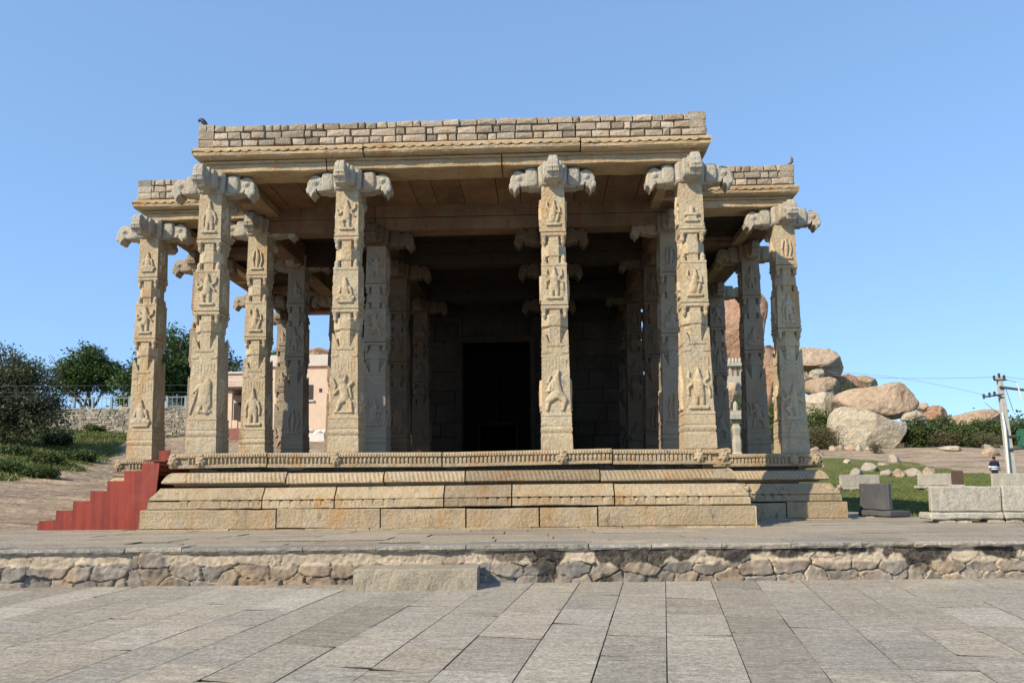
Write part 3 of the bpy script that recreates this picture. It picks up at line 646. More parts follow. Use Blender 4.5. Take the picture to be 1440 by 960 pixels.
LAY = {(1, 0): (0, 2, 3), (2, 0): (2, 1, 4), (3, 0): (7, 8, 5), (4, 0): (6, 7, 8), (0, 1): (1, 2, 1), (5, 1): (9, 0, 2), (1, 1): (9, 7, 0), (5, 2): (0, 1, 4), (1, 2): (1, 0, 9)}
def halfw(t): return (.575-.04*(t-.135)/.261)/2 if t < .4 else ((.525-.02*(t-.55)/.14)/2 if t < .7 else (.488-.023*(t-.83)/.17)/2)
n_p = 0
def dress(o, m):
    if m: o.material_slots[0].link = 'OBJECT'; o.material_slots[0].material = m
for ri in range(5):
    for li in range(6):
        if ri == 0 and li in (0, 5): continue
        if ri == 4 and li in (2, 3): continue
        x, y = LX[li], RY[ri]+.30
        zt = ZT
        if ri > 0 and li in (2, 3): zt = 7.10
        if ri > 0 and li == 4: zt = 7.27
        sc = (zt-ZB)/H0
        if n_p == 0: p = SHAFT
        else: p = SHAFT.copy(); C.objects.link(p)
        p.parent = hall; p.location = Vector((x, y, ZB))-OFF; p.scale = (1, 1, sc); p.rotation_euler = (random.gauss(0, .002), random.gauss(0, .003), random.gauss(0, .012)); n_p += 1
        if CAP is None: CAP = capital_mb().build('capital', CAPSTONE, p, bevel=.008); c = CAP
        else: c = CAP.copy(); C.objects.link(c); c.parent = p
        c.location = (0, 0, H0); c.scale = (1, 1, 1/sc)
        PM = DEEPSHADEPILLAR if (li in (2, 3, 4) and ri >= 2) else (SHADEPILLAR if (ri >= 2 or (ri == 1 and li in (2, 3, 4))) else None)  # columns farther in take the copies with shade painted in
        dress(p, PM); dress(c, DEEPSHADEPILLAR if (ri >= 1 and li in (2, 3)) else PM)
        lay = LAY.get((li, ri), (random.randrange(10), random.randrange(10), random.randrange(10)))
        faces = (0, 1, 2) if (ri == 0 or li in (0, 5)) else ((0, 2) if li > 3 else (0, 1))
        for fa in faces:
            for bi, (t, s) in enumerate(((.848, 1.15), (.566, 1.22), (.15, 1.5))):
                k = lay[bi] if fa == 0 else (lay[bi]*3+fa*2+bi) % 10
                q = bpy.data.objects.new('carved_figure', FIG[k]); C.objects.link(q); q.parent = p; dress(q, PM)
                a = FACE[fa]; w = halfw(t+.05)+.001
                q.location = Matrix.Rotation(a, 3, 'Z') @ Vector((0, -w, t*H0)); q.rotation_euler = (0, 0, a); q.scale = (s*.86, .85, s*.98)

# ---- beams, ceiling and roof
def beam(x0, x1, y0, y1, z0, z1, mat, t=.5):
    """two stacked stones with a rebate, broken into lengths"""
    mb = MB(); longx = (x1-x0) > (y1-y0); zm = z0+(z1-z0)*.5
    for (a, b, ins) in ((z0, zm-.004, .0), (zm+.004, z1, -.03)):
        if longx: mb.box(x0, x1, y0+ins, y1-ins, a, b, .006, t)
        else: mb.box(x0+ins, x1-ins, y0, y1, a, b, .006, t)
    return hp(mb, 'beam', mat, bevel=.012)
ZB0 = 7.857
for ri in range(1, 5):
    y = RY[ri]+.30
    for li in range(5):
        inner = 1 <= li <= 3; z0 = 7.485 if inner else ZB0-.0
        if ri == 1 and not inner: continue
        beam(LX[li]+.004, LX[li+1]-.004, y-.26, y+.26, z0, 8.10, CEIL if ri == 1 or not inner else DEEPSHADECEIL, random.uniform(.4, .6))
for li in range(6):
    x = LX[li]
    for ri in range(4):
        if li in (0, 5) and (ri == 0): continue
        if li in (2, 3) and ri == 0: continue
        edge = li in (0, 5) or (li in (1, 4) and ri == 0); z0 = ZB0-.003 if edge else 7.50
        beam(x-.24, x+.24, RY[ri]+.57, RY[ri+1]+.03, z0, 8.095, DEEPSHADECEIL if (li in (2, 3)) else CEIL, random.uniform(.4, .6))
# ceiling planks
mb = MB()
def planks(x0, x1, y0, y1, z, along):
    if along == 'y':
        x = x0
        while x < x1-.05:
            w = min(random.uniform(.45, .8), x1-x); mb.box(x+.008, x+w-.008, y0, y1, z+random.uniform(0, .02), z+.2, 0, random.uniform(.3, .7)); x += w
    else:
        y = y0
        while y < y1-.05:
            w = min(random.uniform(.45, .8), y1-y); mb.box(x0, x1, y+.008, y+w-.008, z+random.uniform(0, .02), z+.2, 0, random.uniform(.3, .7)); y += w
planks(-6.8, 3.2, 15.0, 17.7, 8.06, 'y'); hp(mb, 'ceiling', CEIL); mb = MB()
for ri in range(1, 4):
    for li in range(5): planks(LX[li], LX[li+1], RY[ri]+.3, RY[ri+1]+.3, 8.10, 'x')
hp(mb, 'ceiling', DEEPSHADECEIL)
mb = MB(); mb.box(-6.75, 3.12, 15.1, 34., 8.27, 8.45); mb.box(-9.45, 5.75, 17.8, 27.7, 8.27, 8.448)
roof = hp(mb, 'roof', CORE)
RE = (0, 1, 2, 3, 9, 10, 11)
sweep(ROOF, [(-.62, ZB0), (-.02, ZB0), (0, ZB0+.012), (.0, 8.0), (-.006, 8.03), (-.62, 8.03)], 'fascia_beam', BEAM, roof, 2.2, 4.3, .12, lambda u, m, i: (nz(u, 12, m, .01), nz(u, 12.5, 0, .012) if m < 3 else 0), seed=21, edges=RE, jz=.003)
sweep(ROOF, [(-.3, 8.034), (.03, 8.034), (.055, 8.05), (.055, 8.075), (-.3, 8.075)], 'eave_fillet', BEAM, roof, 2.2, 4.3, .12, lambda u, m, i: (nz(u, 13, m, .006), 0), seed=21, edges=RE, jz=.003)
def d_corn(u, m, i):
    o = nz(u, 14, m, .01)
    return o, (-.04*abs(math.sin(math.pi*u/.2)) if m in (6, 7) else 0)
sweep(ROOF, [(-.3, 8.09), (.10, 8.09), (.165, 8.105), (.20, 8.14), (.205, 8.185), (.175, 8.225), (.175, 8.24), (.215, 8.244), (.212, 8.27), (.165, 8.32), (.10, 8.345), (-.3, 8.352)], 'cornice', BEAM, roof, 2.6, 4.6, .02, d_corn, seed=25, edges=RE, jz=.004, tj=.08)
# parapet of rough stones
def parapet():
    mb = MB(); rnd = random.Random(8); n = len(ROOF); core = MB()
    for i in range(n):
        P = Vector(ROOF[i]+(0,)); Q = Vector(ROOF[(i+1) % n]+(0,)); d = Q-P; L = d.length; d.normalize(); nr = Vector((d.y, -d.x, 0))
        pv = Vector(ROOF[i-1]+(0,)); nx = Vector(ROOF[(i+2) % n]+(0,)); e0 = .14 if (P-pv).cross(d).z > 0 else -.14; e1 = .14 if d.cross(nx-Q).z > 0 else -.14
        c = [P-d*(e0-.05)+nr*.05, Q+d*(e1-.05)+nr*.05, Q+d*(e1-.4)-nr*.3, P-d*(e0-.4)-nr*.3]
        core.add([(p.x, p.y, z) for z in (8.34, 8.80) for p in c], [(3,2,1,0), (4,5,6,7), (0,1,5,4), (1,2,6,5), (2,3,7,6), (3,0,4,7)])
        z = 8.356
        for row in range(3):
            h = rnd.uniform(.15, .175); u = -e0
            while u < L+e1-.05:
                w = rnd.choice((.16, .22, .28, .34, .4, .48)); w = min(w*rnd.uniform(.85, 1.1), L+e1-u)
                if L+e1-u-w < .12: w = L+e1-u
                if row == 2 and i == 10 and u > L-.9 and u < L+.1: pass
                skip = (row == 2 and i == 10 and L*0+u > L-.75)
                if not skip:
                    g = .006; o = .13+rnd.uniform(-.018, .02); x0, x1, z0, z1 = u+g, u+w-g, z+g*.8, z+h-g*.8+rnd.uniform(-.005, .008)
                    b = min(.015, (x1-x0)*.2); jj = lambda: rnd.uniform(-.010, .010)
                    def pt(uu, oo, zz): p = P+d*uu+nr*oo; return (p.x, p.y, zz)
                    back = [pt(x0, -.2, z0), pt(x1, -.2, z0), pt(x1, -.2, z1), pt(x0, -.2, z1)]
                    mid = [pt(x0+jj()*.5, o-.05, z0+jj()*.5), pt(x1+jj()*.5, o-.05, z0+jj()*.5), pt(x1+jj()*.5, o-.05, z1+jj()*.6), pt(x0+jj()*.5, o-.05, z1+jj()*.6)]
                    fr = [pt(x0+b+jj(), o+jj(), z0+b+jj()), pt(x1-b+jj(), o+jj(), z0+b+jj()), pt(x1-b+jj(), o+jj(), z1-b+jj()), pt(x0+b+jj(), o+jj(), z1-b+jj())]
                    cz = pt((x0+x1)/2+jj()*3, o+.015+jj(), (z0+z1)/2+jj()*2)
                    f = [(0,1,5,4), (1,2,6,5), (2,3,7,6), (3,0,4,7), (4,5,9,8), (5,6,10,9), (6,7,11,10), (7,4,8,11), (8,9,12), (9,10,12), (10,11,12), (11,8,12)]
                    mb.add(back+mid+fr+[cz], f, min(.95, max(.05, rnd.gauss(.52, .2))))
                u += w
            z += h
    o = hp(mb, 'parapet', PARAPET, roof); hp(core, 'parapet_core', CORE, roof)
parapet()

# ---- inner wall, doorway and the dark cella behind it
mb = MB(); rnd = random.Random(4)
WY_ = 27.25; z = 1.985; row = 0
while z < 8.05:
    h = min(rnd.choice((.5, .62, .7)), 8.09-z); x = -7.1-rnd.uniform(0, .5)
    while x < 3.4:
        w = rnd.uniform(.7, 1.5); x1 = min(x+w, 3.42)
        for a, b in (((x, min(x1, -2.86)) if x < -2.86 else (max(x, -.37), x1)),):
            if b-a > .04 and not (z+h < 6.6 and a > -2.87 and b < -.36): mb.box(a+.006, b-.006, WY_+rnd.uniform(0, .02), WY_+.6, z+.006, z+h-.006, 0, rnd.uniform(.25, .8))
        if z > 6.2 and x < -.37 and x1 > -2.86: mb.box(max(x, -2.85)+.006, min(x1, -.38)-.006, WY_+.01, WY_+.6, max(z, 6.56)+.004, max(z+h, 6.6)-.006, 0, .5)
        x = x1
    z += h
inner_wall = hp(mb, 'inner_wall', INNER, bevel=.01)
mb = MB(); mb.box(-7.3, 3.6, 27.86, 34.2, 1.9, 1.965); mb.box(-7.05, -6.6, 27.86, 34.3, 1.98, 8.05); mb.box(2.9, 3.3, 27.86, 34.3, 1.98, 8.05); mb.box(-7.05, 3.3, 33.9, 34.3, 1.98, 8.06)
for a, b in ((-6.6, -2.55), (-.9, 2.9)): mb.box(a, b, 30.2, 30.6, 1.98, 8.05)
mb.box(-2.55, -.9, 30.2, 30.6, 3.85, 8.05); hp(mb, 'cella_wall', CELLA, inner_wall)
for (x0, x1, z0, z1) in ((-3.06, -2.86, 1.985, 6.56), (-.37, -.17, 1.985, 6.56), (-3.06, -.17, 6.565, 6.80)):
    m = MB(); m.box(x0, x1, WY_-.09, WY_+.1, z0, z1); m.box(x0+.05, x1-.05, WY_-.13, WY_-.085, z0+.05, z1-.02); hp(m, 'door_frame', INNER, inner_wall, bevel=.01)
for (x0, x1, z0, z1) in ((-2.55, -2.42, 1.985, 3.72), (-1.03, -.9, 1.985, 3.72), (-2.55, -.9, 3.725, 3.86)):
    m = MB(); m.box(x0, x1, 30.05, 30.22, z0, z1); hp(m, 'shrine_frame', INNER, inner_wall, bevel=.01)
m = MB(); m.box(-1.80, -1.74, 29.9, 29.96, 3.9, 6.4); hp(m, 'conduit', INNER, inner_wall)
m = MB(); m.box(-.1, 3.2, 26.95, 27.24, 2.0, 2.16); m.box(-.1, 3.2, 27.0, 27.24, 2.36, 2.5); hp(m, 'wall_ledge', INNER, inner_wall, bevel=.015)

# ---- carved animal bosses along the frieze
def boss_mesh():
    r = random.Random(2); caps = [(0, 0, 0, .02, .10, .09, .1)]
    for k in range(7):
        a = 2*math.pi*k/7; caps.append((.075*math.cos(a), .075*math.sin(a), .09*math.cos(a), .1*math.sin(a), .035, .03, .085))
    caps += [(-.03, .03, -.03, .03, .025, .025, .125), (.03, .03, .03, .03, .025, .025, .125), (0, -.03, 0, -.05, .04, .03, .13), (-.03, .13, .03, .13, .03, .03, .07)]
    return relief_mesh('lion_boss', caps, .012)
BM = boss_mesh(); BM.materials.clear(); BM.materials.append(PLINTH)
for (x, y) in ((-7.30, 14.67), (-6.75, 14.67), (-4.05, 14.67), (.42, 14.67), (3.05, 14.67), (3.52, 14.67), (-9.95, 17.37), (4.2, 17.37), (5.75, 17.37), (6.25, 17.37)):
    q = bpy.data.objects.new('lion_boss', BM); C.objects.link(q); q.parent = plinth; q.location = (x, y+.03, 1.835); q.scale = (.95, .8, .92)
# curled leaf ends on the lotus moulding corners
def curl(x, y, s):
    m = MB(); pts = [(x-s*.28, y, 1.24), (x-s*.16, y, 1.16), (x-s*.06, y, 1.10), (x+s*.02, y, 1.11), (x+s*.06, y, 1.17), (x+s*.03, y, 1.23), (x-s*.02, y, 1.22)]
    m.tube(pts, [.05, .06, .065, .06, .055, .05, .03], 8); hp(m, 'corner_curl', PLINTH, plinth, smooth=True)
curl(3.86, 14.47, 1); curl(6.62, 17.18, 1)

# ------------------------------------------------------------------ red steel staircase
sc_ = empty('red_staircase', 'red painted steel staircase rising to the left side of the plinth', 'staircase', (-8.9, 15.4, .5)); SO = Vector(sc_.location)
def sp(mb, name, mat, **k):
    o = mb.build(name, mat, sc_, **k); o.matrix_parent_inverse = Matrix.Translation(-SO); return o
def panel(pts, y, th=.03):
    m = MB(); n = len(pts); v = [(x, y, z) for x, z in pts]+[(x, y+th, z) for x, z in pts]
    m.add(v, [tuple(range(n)), tuple(range(2*n-1, n-1, -1))]+[(i, i+n, (i+1) % n+n, (i+1) % n) for i in range(n)]); return m
steps = [(53, 732), (79, 717.5), (103, 704.5), (127, 690), (151, 676), (175, 662), (200, 651)]
Y0s = 14.72
tops = [at(a, b, Y0s) for a, b in steps]
pl = [(tops[0].x, .505)]
for i, p in enumerate(tops):
    if i: pl.append((p.x, tops[i-1].z))
    if i == 0: pl += [(p.x, p.z-.05), (p.x+.06, p.z)]
    else: pl.append((p.x, p.z))
pl += [(-7.60, tops[-1].z), (-7.66, 1.0), (-7.765, .905), (-7.765, .505)]
sp(panel(pl[::-1], Y0s), 'side_panel', RED)
pl2 = [(x if x < -7.7 else -7.72, z) for x, z in pl]
sp(panel(pl2[::-1], 16.3), 'side_panel', RED)
for i, p in enumerate(tops):
    x1 = tops[i+1].x if i < 6 else -7.75
    m = MB(); m.box(p.x+.005, x1+.02, Y0s+.032, 16.298, p.z-.034, p.z-.006); sp(m, 'tread', RED)
    m = MB(); m.box(p.x+.004, p.x+.02, Y0s+.032, 16.298, p.z-.22, p.z-.036); sp(m, 'riser', RED)
up = [at(*q, 16.75) for q in ((216, 658), (216, 647), (223.5, 647), (223.5, 634), (239.5, 632), (236, 648), (229, 658))]
sp(panel([(p.x, p.z) for p in up], 16.75), 'side_panel', RED)
m = MB(); m.box(up[0].x, up[0].x+.5, 16.3, 16.745, up[1].z-.04, up[1].z-.01); sp(m, 'tread', RED)

# ------------------------------------------------------------------ pigeons on the parapet
def bird(name, label, loc, spine, radii, mat, beak, flat=1.):
    b = empty(name, label, 'bird', loc, 'birds perched on the parapet')
    m = MB(); m.tube(spine, radii, 9); m.build('bird_body', mat, b, smooth=True)
    m = MB(); m.tube(beak, [.010, .002], 6); m.build('beak', CERAMIC, b)
    for s in (-1, 1):
        m = MB(); a = Vector(spine[2]); m.tube([(a.x+.01, s*.02, a.z-.02), (a.x, s*.02, 0)], [.007, .006], 5); m.build('leg', BIRD1, b)
    return b
p = at(281, 178, 14.8)
bird('pigeon', 'dark pigeon hunched on the upper parapet corner, head bowed', (p.x+.05, 14.85, 8.835), [(.115, 0, .01), (.075, 0, .05), (.04, 0, .09), (.0, 0, .135), (-.03, 0, .165), (-.06, 0, .178), (-.085, 0, .165), (-.10, 0, .14)], [.012, .03, .045, .052, .048, .036, .032, .018], BIRD1, [(-.10, 0, .145), (-.108, 0, .115)])
p = at(1114, 228, 17.5)
bird('pigeon', 'slim grey pigeon standing upright on the far right parapet corner', (p.x-.04, 17.5, 8.845), [(-.11, 0, .0), (-.06, 0, .03), (-.01, 0, .06), (.03, 0, .10), (.035, 0, .145), (.025, 0, .18), (.02, 0, .205), (.02, 0, .225)], [.012, .025, .042, .046, .036, .024, .024, .012], BIRD2, [(.028, 0, .21), (.055, 0, .205)])

# ------------------------------------------------------------------ stone benches on the lawn
def rough(mb, x0, x1, y0, y1, z0, z1, a=.012, t=.5, res=.12):
    """rough-hewn slab: rounded rectangular rings along x with noise"""
    n = max(3, int((x1-x0)/res)); sd = random.uniform(0, 50); rings = []
    b = min(.03, (z1-z0)*.2, (y1-y0)*.2)
    for i in range(n+3):
        e = b if i in (0, n+2) else 0.
        x = x0 if i == 0 else (x1 if i == n+2 else x0+b+(x1-x0-2*b)*(i-1)/n); ring = []
        for yy, zz in ((y0+b, z0), (y1-b, z0), (y1, z0+b), (y1, (z0+z1)/2), (y1, z1-b), (y1-b, z1), ((y0+y1)/2, z1), (y0+b, z1), (y0, z1-b), (y0, (z0+z1)/2), (y0, z0+b)):
            yc = yy+(e if yy < (y0+y1)/2 else -e)*.8; zc = zz+(e if zz < (z0+z1)/2 else -e)*.8
            v = Vector((x*5+sd, yc*6, zc*6)); ring.append((x+a*mn.noise(v), yc+a*1.3*mn.noise(v+Vector((9, 0, 0))), zc+a*mn.noise(v+Vector((0, 9, 0)))))
        rings.append(ring)
    mb.loft(rings, True, t)
def bench(name, label, x, y, z, L, ang, bh, mat, supports=3, seat_mat=None, th=.11, sd=.5, splits=()):
    b = empty(name, label, 'bench', (x, y, z), 'stone benches on the lawn'); b.rotation_euler = (0, 0, ang)
    cuts = [0]+list(splits)+[L]
    m = MB()
    for a, c in zip(cuts[:-1], cuts[1:]): rough(m, a+.006, c-.006, 0, th, .245, .245+bh, .014, random.uniform(.45, .58))
    m.build('back_slab', mat, b)
    m = MB()
    for a, c in zip(cuts[:-1], cuts[1:]): rough(m, a-.03+(.05 if a else 0), c+.04-(.05 if c < L else 0), -.05, sd, .10, .235, .016, random.uniform(.42, .56))
    m.build('seat_slab', seat_mat or mat, b)
    for i in range(supports):
        m = MB(); u = L*(i+.5)/supports+random.uniform(-.1, .1); rough(m, u-.16, u+.16, .0, .36, -.12, .098, .03); m.build('support', GREYSTONE, b)
    return b
p = at(1314, 733, 15.2); bench('stone_bench', 'long pale granite bench at the pavement edge, nearest of the benches', p.x, 15.3, .47, 4.2, rad(-3), .50, GREYSTONE, 9, splits=(1.35,))
p = at(1219, 722, 18.2); bench('stone_bench', 'dark grey granite bench turned sideways in the shade beside the plinth', p.x, 18.6, .42, .9, rad(-68), .62, DARKSTONE, 2, sd=.62)
p = at(1182, 690, 40); bench('stone_bench', 'pale grey granite bench on the grass just right of the plinth corner', p.x, 40, gz(p.x, 40)-.05, 2.1, rad(3), .62, GREYSTONE, 3)
p = at(1292, 690, 40); bench('stone_bench', 'pale grey granite bench on the grass beside the brown slab', p.x, 40, gz(p.x, 40)-.02, 1.95, rad(-3), .62, GREYSTONE, 3)
p = at(1341, 690, 38.5); bench('stone_bench', 'dark brown granite bench standing end-on beside a pale bench', p.x, 38.6, gz(p.x, 38.6)+.12, .55, rad(-8), .68, BROWNSTONE, 1, GREYSTONE, sd=.5)
p = at(1396, 690, 36); bench('stone_bench', 'pale granite bench behind the long bench, cut by the photo edge', p.x, 36, gz(p.x, 36)+.2, 2.9, rad(-2), .62, GREYSTONE, 3)

# ------------------------------------------------------------------ boulders
def boulder_outline(name, label, pts, Y, depth, mat, seed, group=None, p=2.6, lean=0., amp=.05, flat=1.):
    """closed pixel outline taken to world at distance Y, given depth by shrinking rounded sections front and back"""
    W = [at(a, b, Y) for a, b in pts]; cx = sum(w.x for w in W)/len(W); zb = min(w.z for w in W); cz = sum(w.z for w in W)/len(W)
    P = [Vector((w.x-cx, 0, w.z-cz)) for w in W]
    P = [q for i in range(len(P)) for q in (P[i]*.86+P[(i+1) % len(P)]*.14, P[i]*.14+P[(i+1) % len(P)]*.86)]
    L = [0.]
    for i in range(len(P)): L.append(L[-1]+(P[(i+1) % len(P)]-P[i]).length)
    n = 110; R = []
    for k in range(n):
        s = L[-1]*k/n; i = max(j for j in range(len(P)) if L[j] <= s); f = (s-L[i])/max(1e-9, L[i+1]-L[i]); R.append(P[i].lerp(P[(i+1) % len(P)], f))
    size = max(max(abs(q.x) for q in R), .01); m = MB(); rings = []; rc = random.Random(seed*13+1)
    cuts = [(Vector((rc.uniform(-.8, .8), -1, rc.uniform(-.7, .9))).normalized(), rc.uniform(.42, .66)) for _ in range(9)]
    ts = [-1, -.99, -.97, -.94, -.89, -.82, -.74, -.65, -.55, -.44, -.32, -.2, -.08, .06, .22, .4, .6, .78, .9, .98, 1]
    for t in ts:
        s = max(.03, (1-abs(t)**p)**(1/p)); ring = []
        for q in R:
            v = Vector((q.x*s, t*depth/2+lean*q.z*s, q.z*s)); w = v/size
            if t < .2:
                for n_, d in cuts:
                    e = Vector((w.x, v.y/(depth/2), w.z)).dot(n_)-d
                    if e > 0: v = v-Vector((n_.x*size*.35, n_.y*depth/2, n_.z*size*.35))*e*1.0
            nn = mn.noise(w*1.6+Vector((seed*7.3, seed, 0)))+.55*mn.noise(w*3.7+Vector((seed, 0, 3)))+.3*mn.noise(w*8+Vector((0, seed, 9)))+.18*mn.noise(w*17+Vector((0, seed, 4)))
            cr = -.9*max(0, .06-abs(mn.noise(w*1.5+Vector((seed*3., 5, 1)))))*16*.28-.6*max(0, .05-abs(mn.noise(w*2.7+Vector((seed, 1, 8)))))*16*.2
            dv = v.normalized() if v.length > .01 else Vector((0, -1, 0))
            ring.append(v+dv*(nn*amp+cr*amp*2.2)*size)
        rings.append(ring[::-1])
    m.loft(rings)
    o = m.build(name, mat, None, smooth=True, loc=(cx, Y+depth*.3, cz)); tag(o, label, 'boulder', group); return o
BG = 'boulders heaped on the hill'
boulder_outline('boulder', 'broad pale grey split boulder at the foot of the hill, pointed right end', [(1179, 600), (1184, 577), (1194, 568), (1208, 571), (1222, 574), (1238, 581), (1258, 590), (1280, 592), (1283, 599), (1279, 610), (1274, 622), (1266, 630), (1250, 633), (1215, 632), (1190, 628), (1180, 618)], 62, 5., GREYBOULDER, 31, BG, 3.6, .2, .035)
boulder_outline('boulder', 'large rounded orange boulder leaning behind the pale split boulder', [(1187, 558), (1192, 549), (1206, 543), (1232, 540), (1254, 537), (1272, 533), (1280, 540), (1292, 553), (1299, 566), (1295, 577), (1284, 584), (1255, 587), (1225, 582), (1196, 570)], 68, 7., BOULDER, 2, BG, 2.4, .1, .05)
boulder_outline('boulder', 'long overhanging orange boulder balanced on top of the pile', [(1095, 500), (1100, 486), (1128, 484), (1150, 487), (1172, 489), (1186, 500), (1194, 513), (1195, 522), (1188, 528), (1168, 524), (1145, 516), (1120, 513), (1100, 512)], 82, 7., BOULDER, 3, BG, 2.5, 0, .05)
boulder_outline('boulder', 'small square pale block wedged under the overhanging boulder', [(1141, 529), (1144, 519), (1160, 516), (1163, 530), (1152, 533)], 79, 2., GREYBOULDER, 4, BG, 4, 0, .03)
boulder_outline('boulder', 'tan boulder wedged halfway up the pile below the small square block', [(1137, 545), (1140, 533), (1152, 530), (1170, 528), (1182, 532), (1188, 543), (1186, 553), (1165, 556), (1145, 552)], 77, 4., BOULDER, 5, BG, 2.6, 0, .05)
boulder_outline('boulder', 'white streaked orange block low on the pile beside the bushes', [(1132, 578), (1133, 560), (1148, 552), (1165, 548), (1178, 552), (1184, 565), (1183, 582), (1165, 586), (1145, 584)], 72, 4., GREYBOULDER, 6, BG, 3, .1, .04)
boulder_outline('boulder', 'dark grey shaded boulder behind the fern on the pile', [(1176, 542), (1182, 528), (1198, 522), (1210, 528), (1218, 540), (1214, 552), (1190, 555)], 86, 5., REDROCK, 7, BG, 2.4, 0, .05)
boulder_outline('boulder', 'domed tan boulder just above the large orange boulder', [(1203, 545), (1208, 527), (1222, 525), (1236, 533), (1243, 541), (1235, 550), (1215, 552)], 88, 5., BOULDER, 8, BG, 2.4, 0, .05)
boulder_outline('boulder', 'rounded pinkish boulder at the left edge of the pile behind the end column', [(1117, 545), (1120, 527), (1130, 516), (1142, 518), (1146, 530), (1140, 548), (1128, 552)], 80, 4., BOULDER, 9, BG, 2.4, 0, .05)
boulder_outline('boulder', 'huge reddish hill boulder seen between the right hand columns', [(985, 560), (990, 430), (1010, 404), (1035, 398), (1060, 398), (1078, 404), (1088, 420), (1086, 440), (1080, 462), (1076, 490), (1070, 560)], 96, 14., REDROCK, 10, BG, 2.6, 0, .04)
boulder_outline('boulder', 'dark boulder filling the gap left of the end column', [(1064, 580), (1066, 500), (1078, 482), (1095, 478), (1120, 500), (1125, 580)], 90, 7., REDROCK, 11, BG, 2.6, 0, .05)
boulder_outline('boulder', 'orange boulder below the small shrine behind the columns', [(1018, 572), (1022, 540), (1030, 535), (1046, 536), (1052, 572)], 58, 3., BOULDER, 12, BG, 2.8, 0, .04)
boulder_outline('boulder', 'low reddish boulder on the skyline right of the large orange boulder', [(1300, 588), (1304, 578), (1316, 569), (1328, 568), (1338, 575), (1344, 588), (1325, 592)], 90, 5., REDROCK, 13, BG, 2.4, 0, .05)
boulder_outline('boulder', 'tiny rounded boulder peeping over the large orange boulder shoulder', [(1298, 572), (1301, 565), (1310, 565), (1312, 574), (1305, 580)], 86, 3., BOULDER, 14, BG, 2.4, 0, .04)
boulder_outline('boulder', 'long flat tan rock outcrop on the skyline beside the utility pole', [(1348, 592), (1356, 582), (1380, 577), (1400, 573), (1412, 576), (1424, 585), (1440, 592), (1410, 600), (1360, 600)], 95, 9., BOULDER, 15, BG, 2.6, 0, .04)
boulder_outline('boulder', 'white pebbly rock between bush and large orange boulder', [(1272, 590), (1278, 580), (1292, 576), (1303, 580), (1306, 588), (1290, 594)], 64, 2., GREYBOULDER, 16, BG, 2.6, 0, .06)
boulder_outline('boulder', 'brown hill rock above the pink house roof', [(395, 560), (405, 505), (425, 488), (440, 484), (455, 489), (475, 492), (500, 505), (520, 560)], 105, 16., REDROCK, 17, BG, 2.4, 0, .05)
def stone_small(label, px, py, w, h, Y, mat, seed, group, name='stone', cat='stone'):
    if Y > 20:
        for Y in np.arange(20, 75, .25):
            bx = at(px, py+h*.42, Y)
            if bx.z <= gz(bx.x, Y): break
    bx = at(px, py, Y); z = gz(bx.x, Y); k = Y/FPX
    bm = bmesh.new(); bmesh.ops.create_icosphere(bm, subdivisions=4, radius=1); r = random.Random(seed)
    pl = [(Vector((r.uniform(-1, 1), r.uniform(-1, .3), r.uniform(-.2, 1))).normalized(), r.uniform(.55, .85)) for _ in range(7)]
    for v in bm.verts:
        c = v.co.copy(); c *= 1+.25*mn.noise(c*1.2+Vector((seed*3.1, 0, 0)))
        for n_, d in pl:
            e = c.dot(n_)-d
            if e > 0: c -= n_*e*.85
        c += c.normalized()*.05*mn.noise(c*5+Vector((seed, 0, 0)))
        v.co = (c.x*w*k/2*1.05, c.y*w*k/2, c.z*h*k/2*1.2)
    me = bpy.data.meshes.new(name); bm.to_mesh(me); bm.free(); me.materials.append(mat)
    me.polygons.foreach_set('use_smooth', [True]*len(me.polygons)); a = me.attributes.new('tint', 'FLOAT', 'FACE'); a.data.foreach_set('value', [r.uniform(.45, .6)]*len(me.polygons))
    o = bpy.data.objects.new(name, me); C.objects.link(o); o.location = (bx.x, Y, z+h*k*.26)
    return tag(o, label, cat, group)
LG = 'stones scattered on the lawn'; FG = 'stones lined below the pale split boulder'
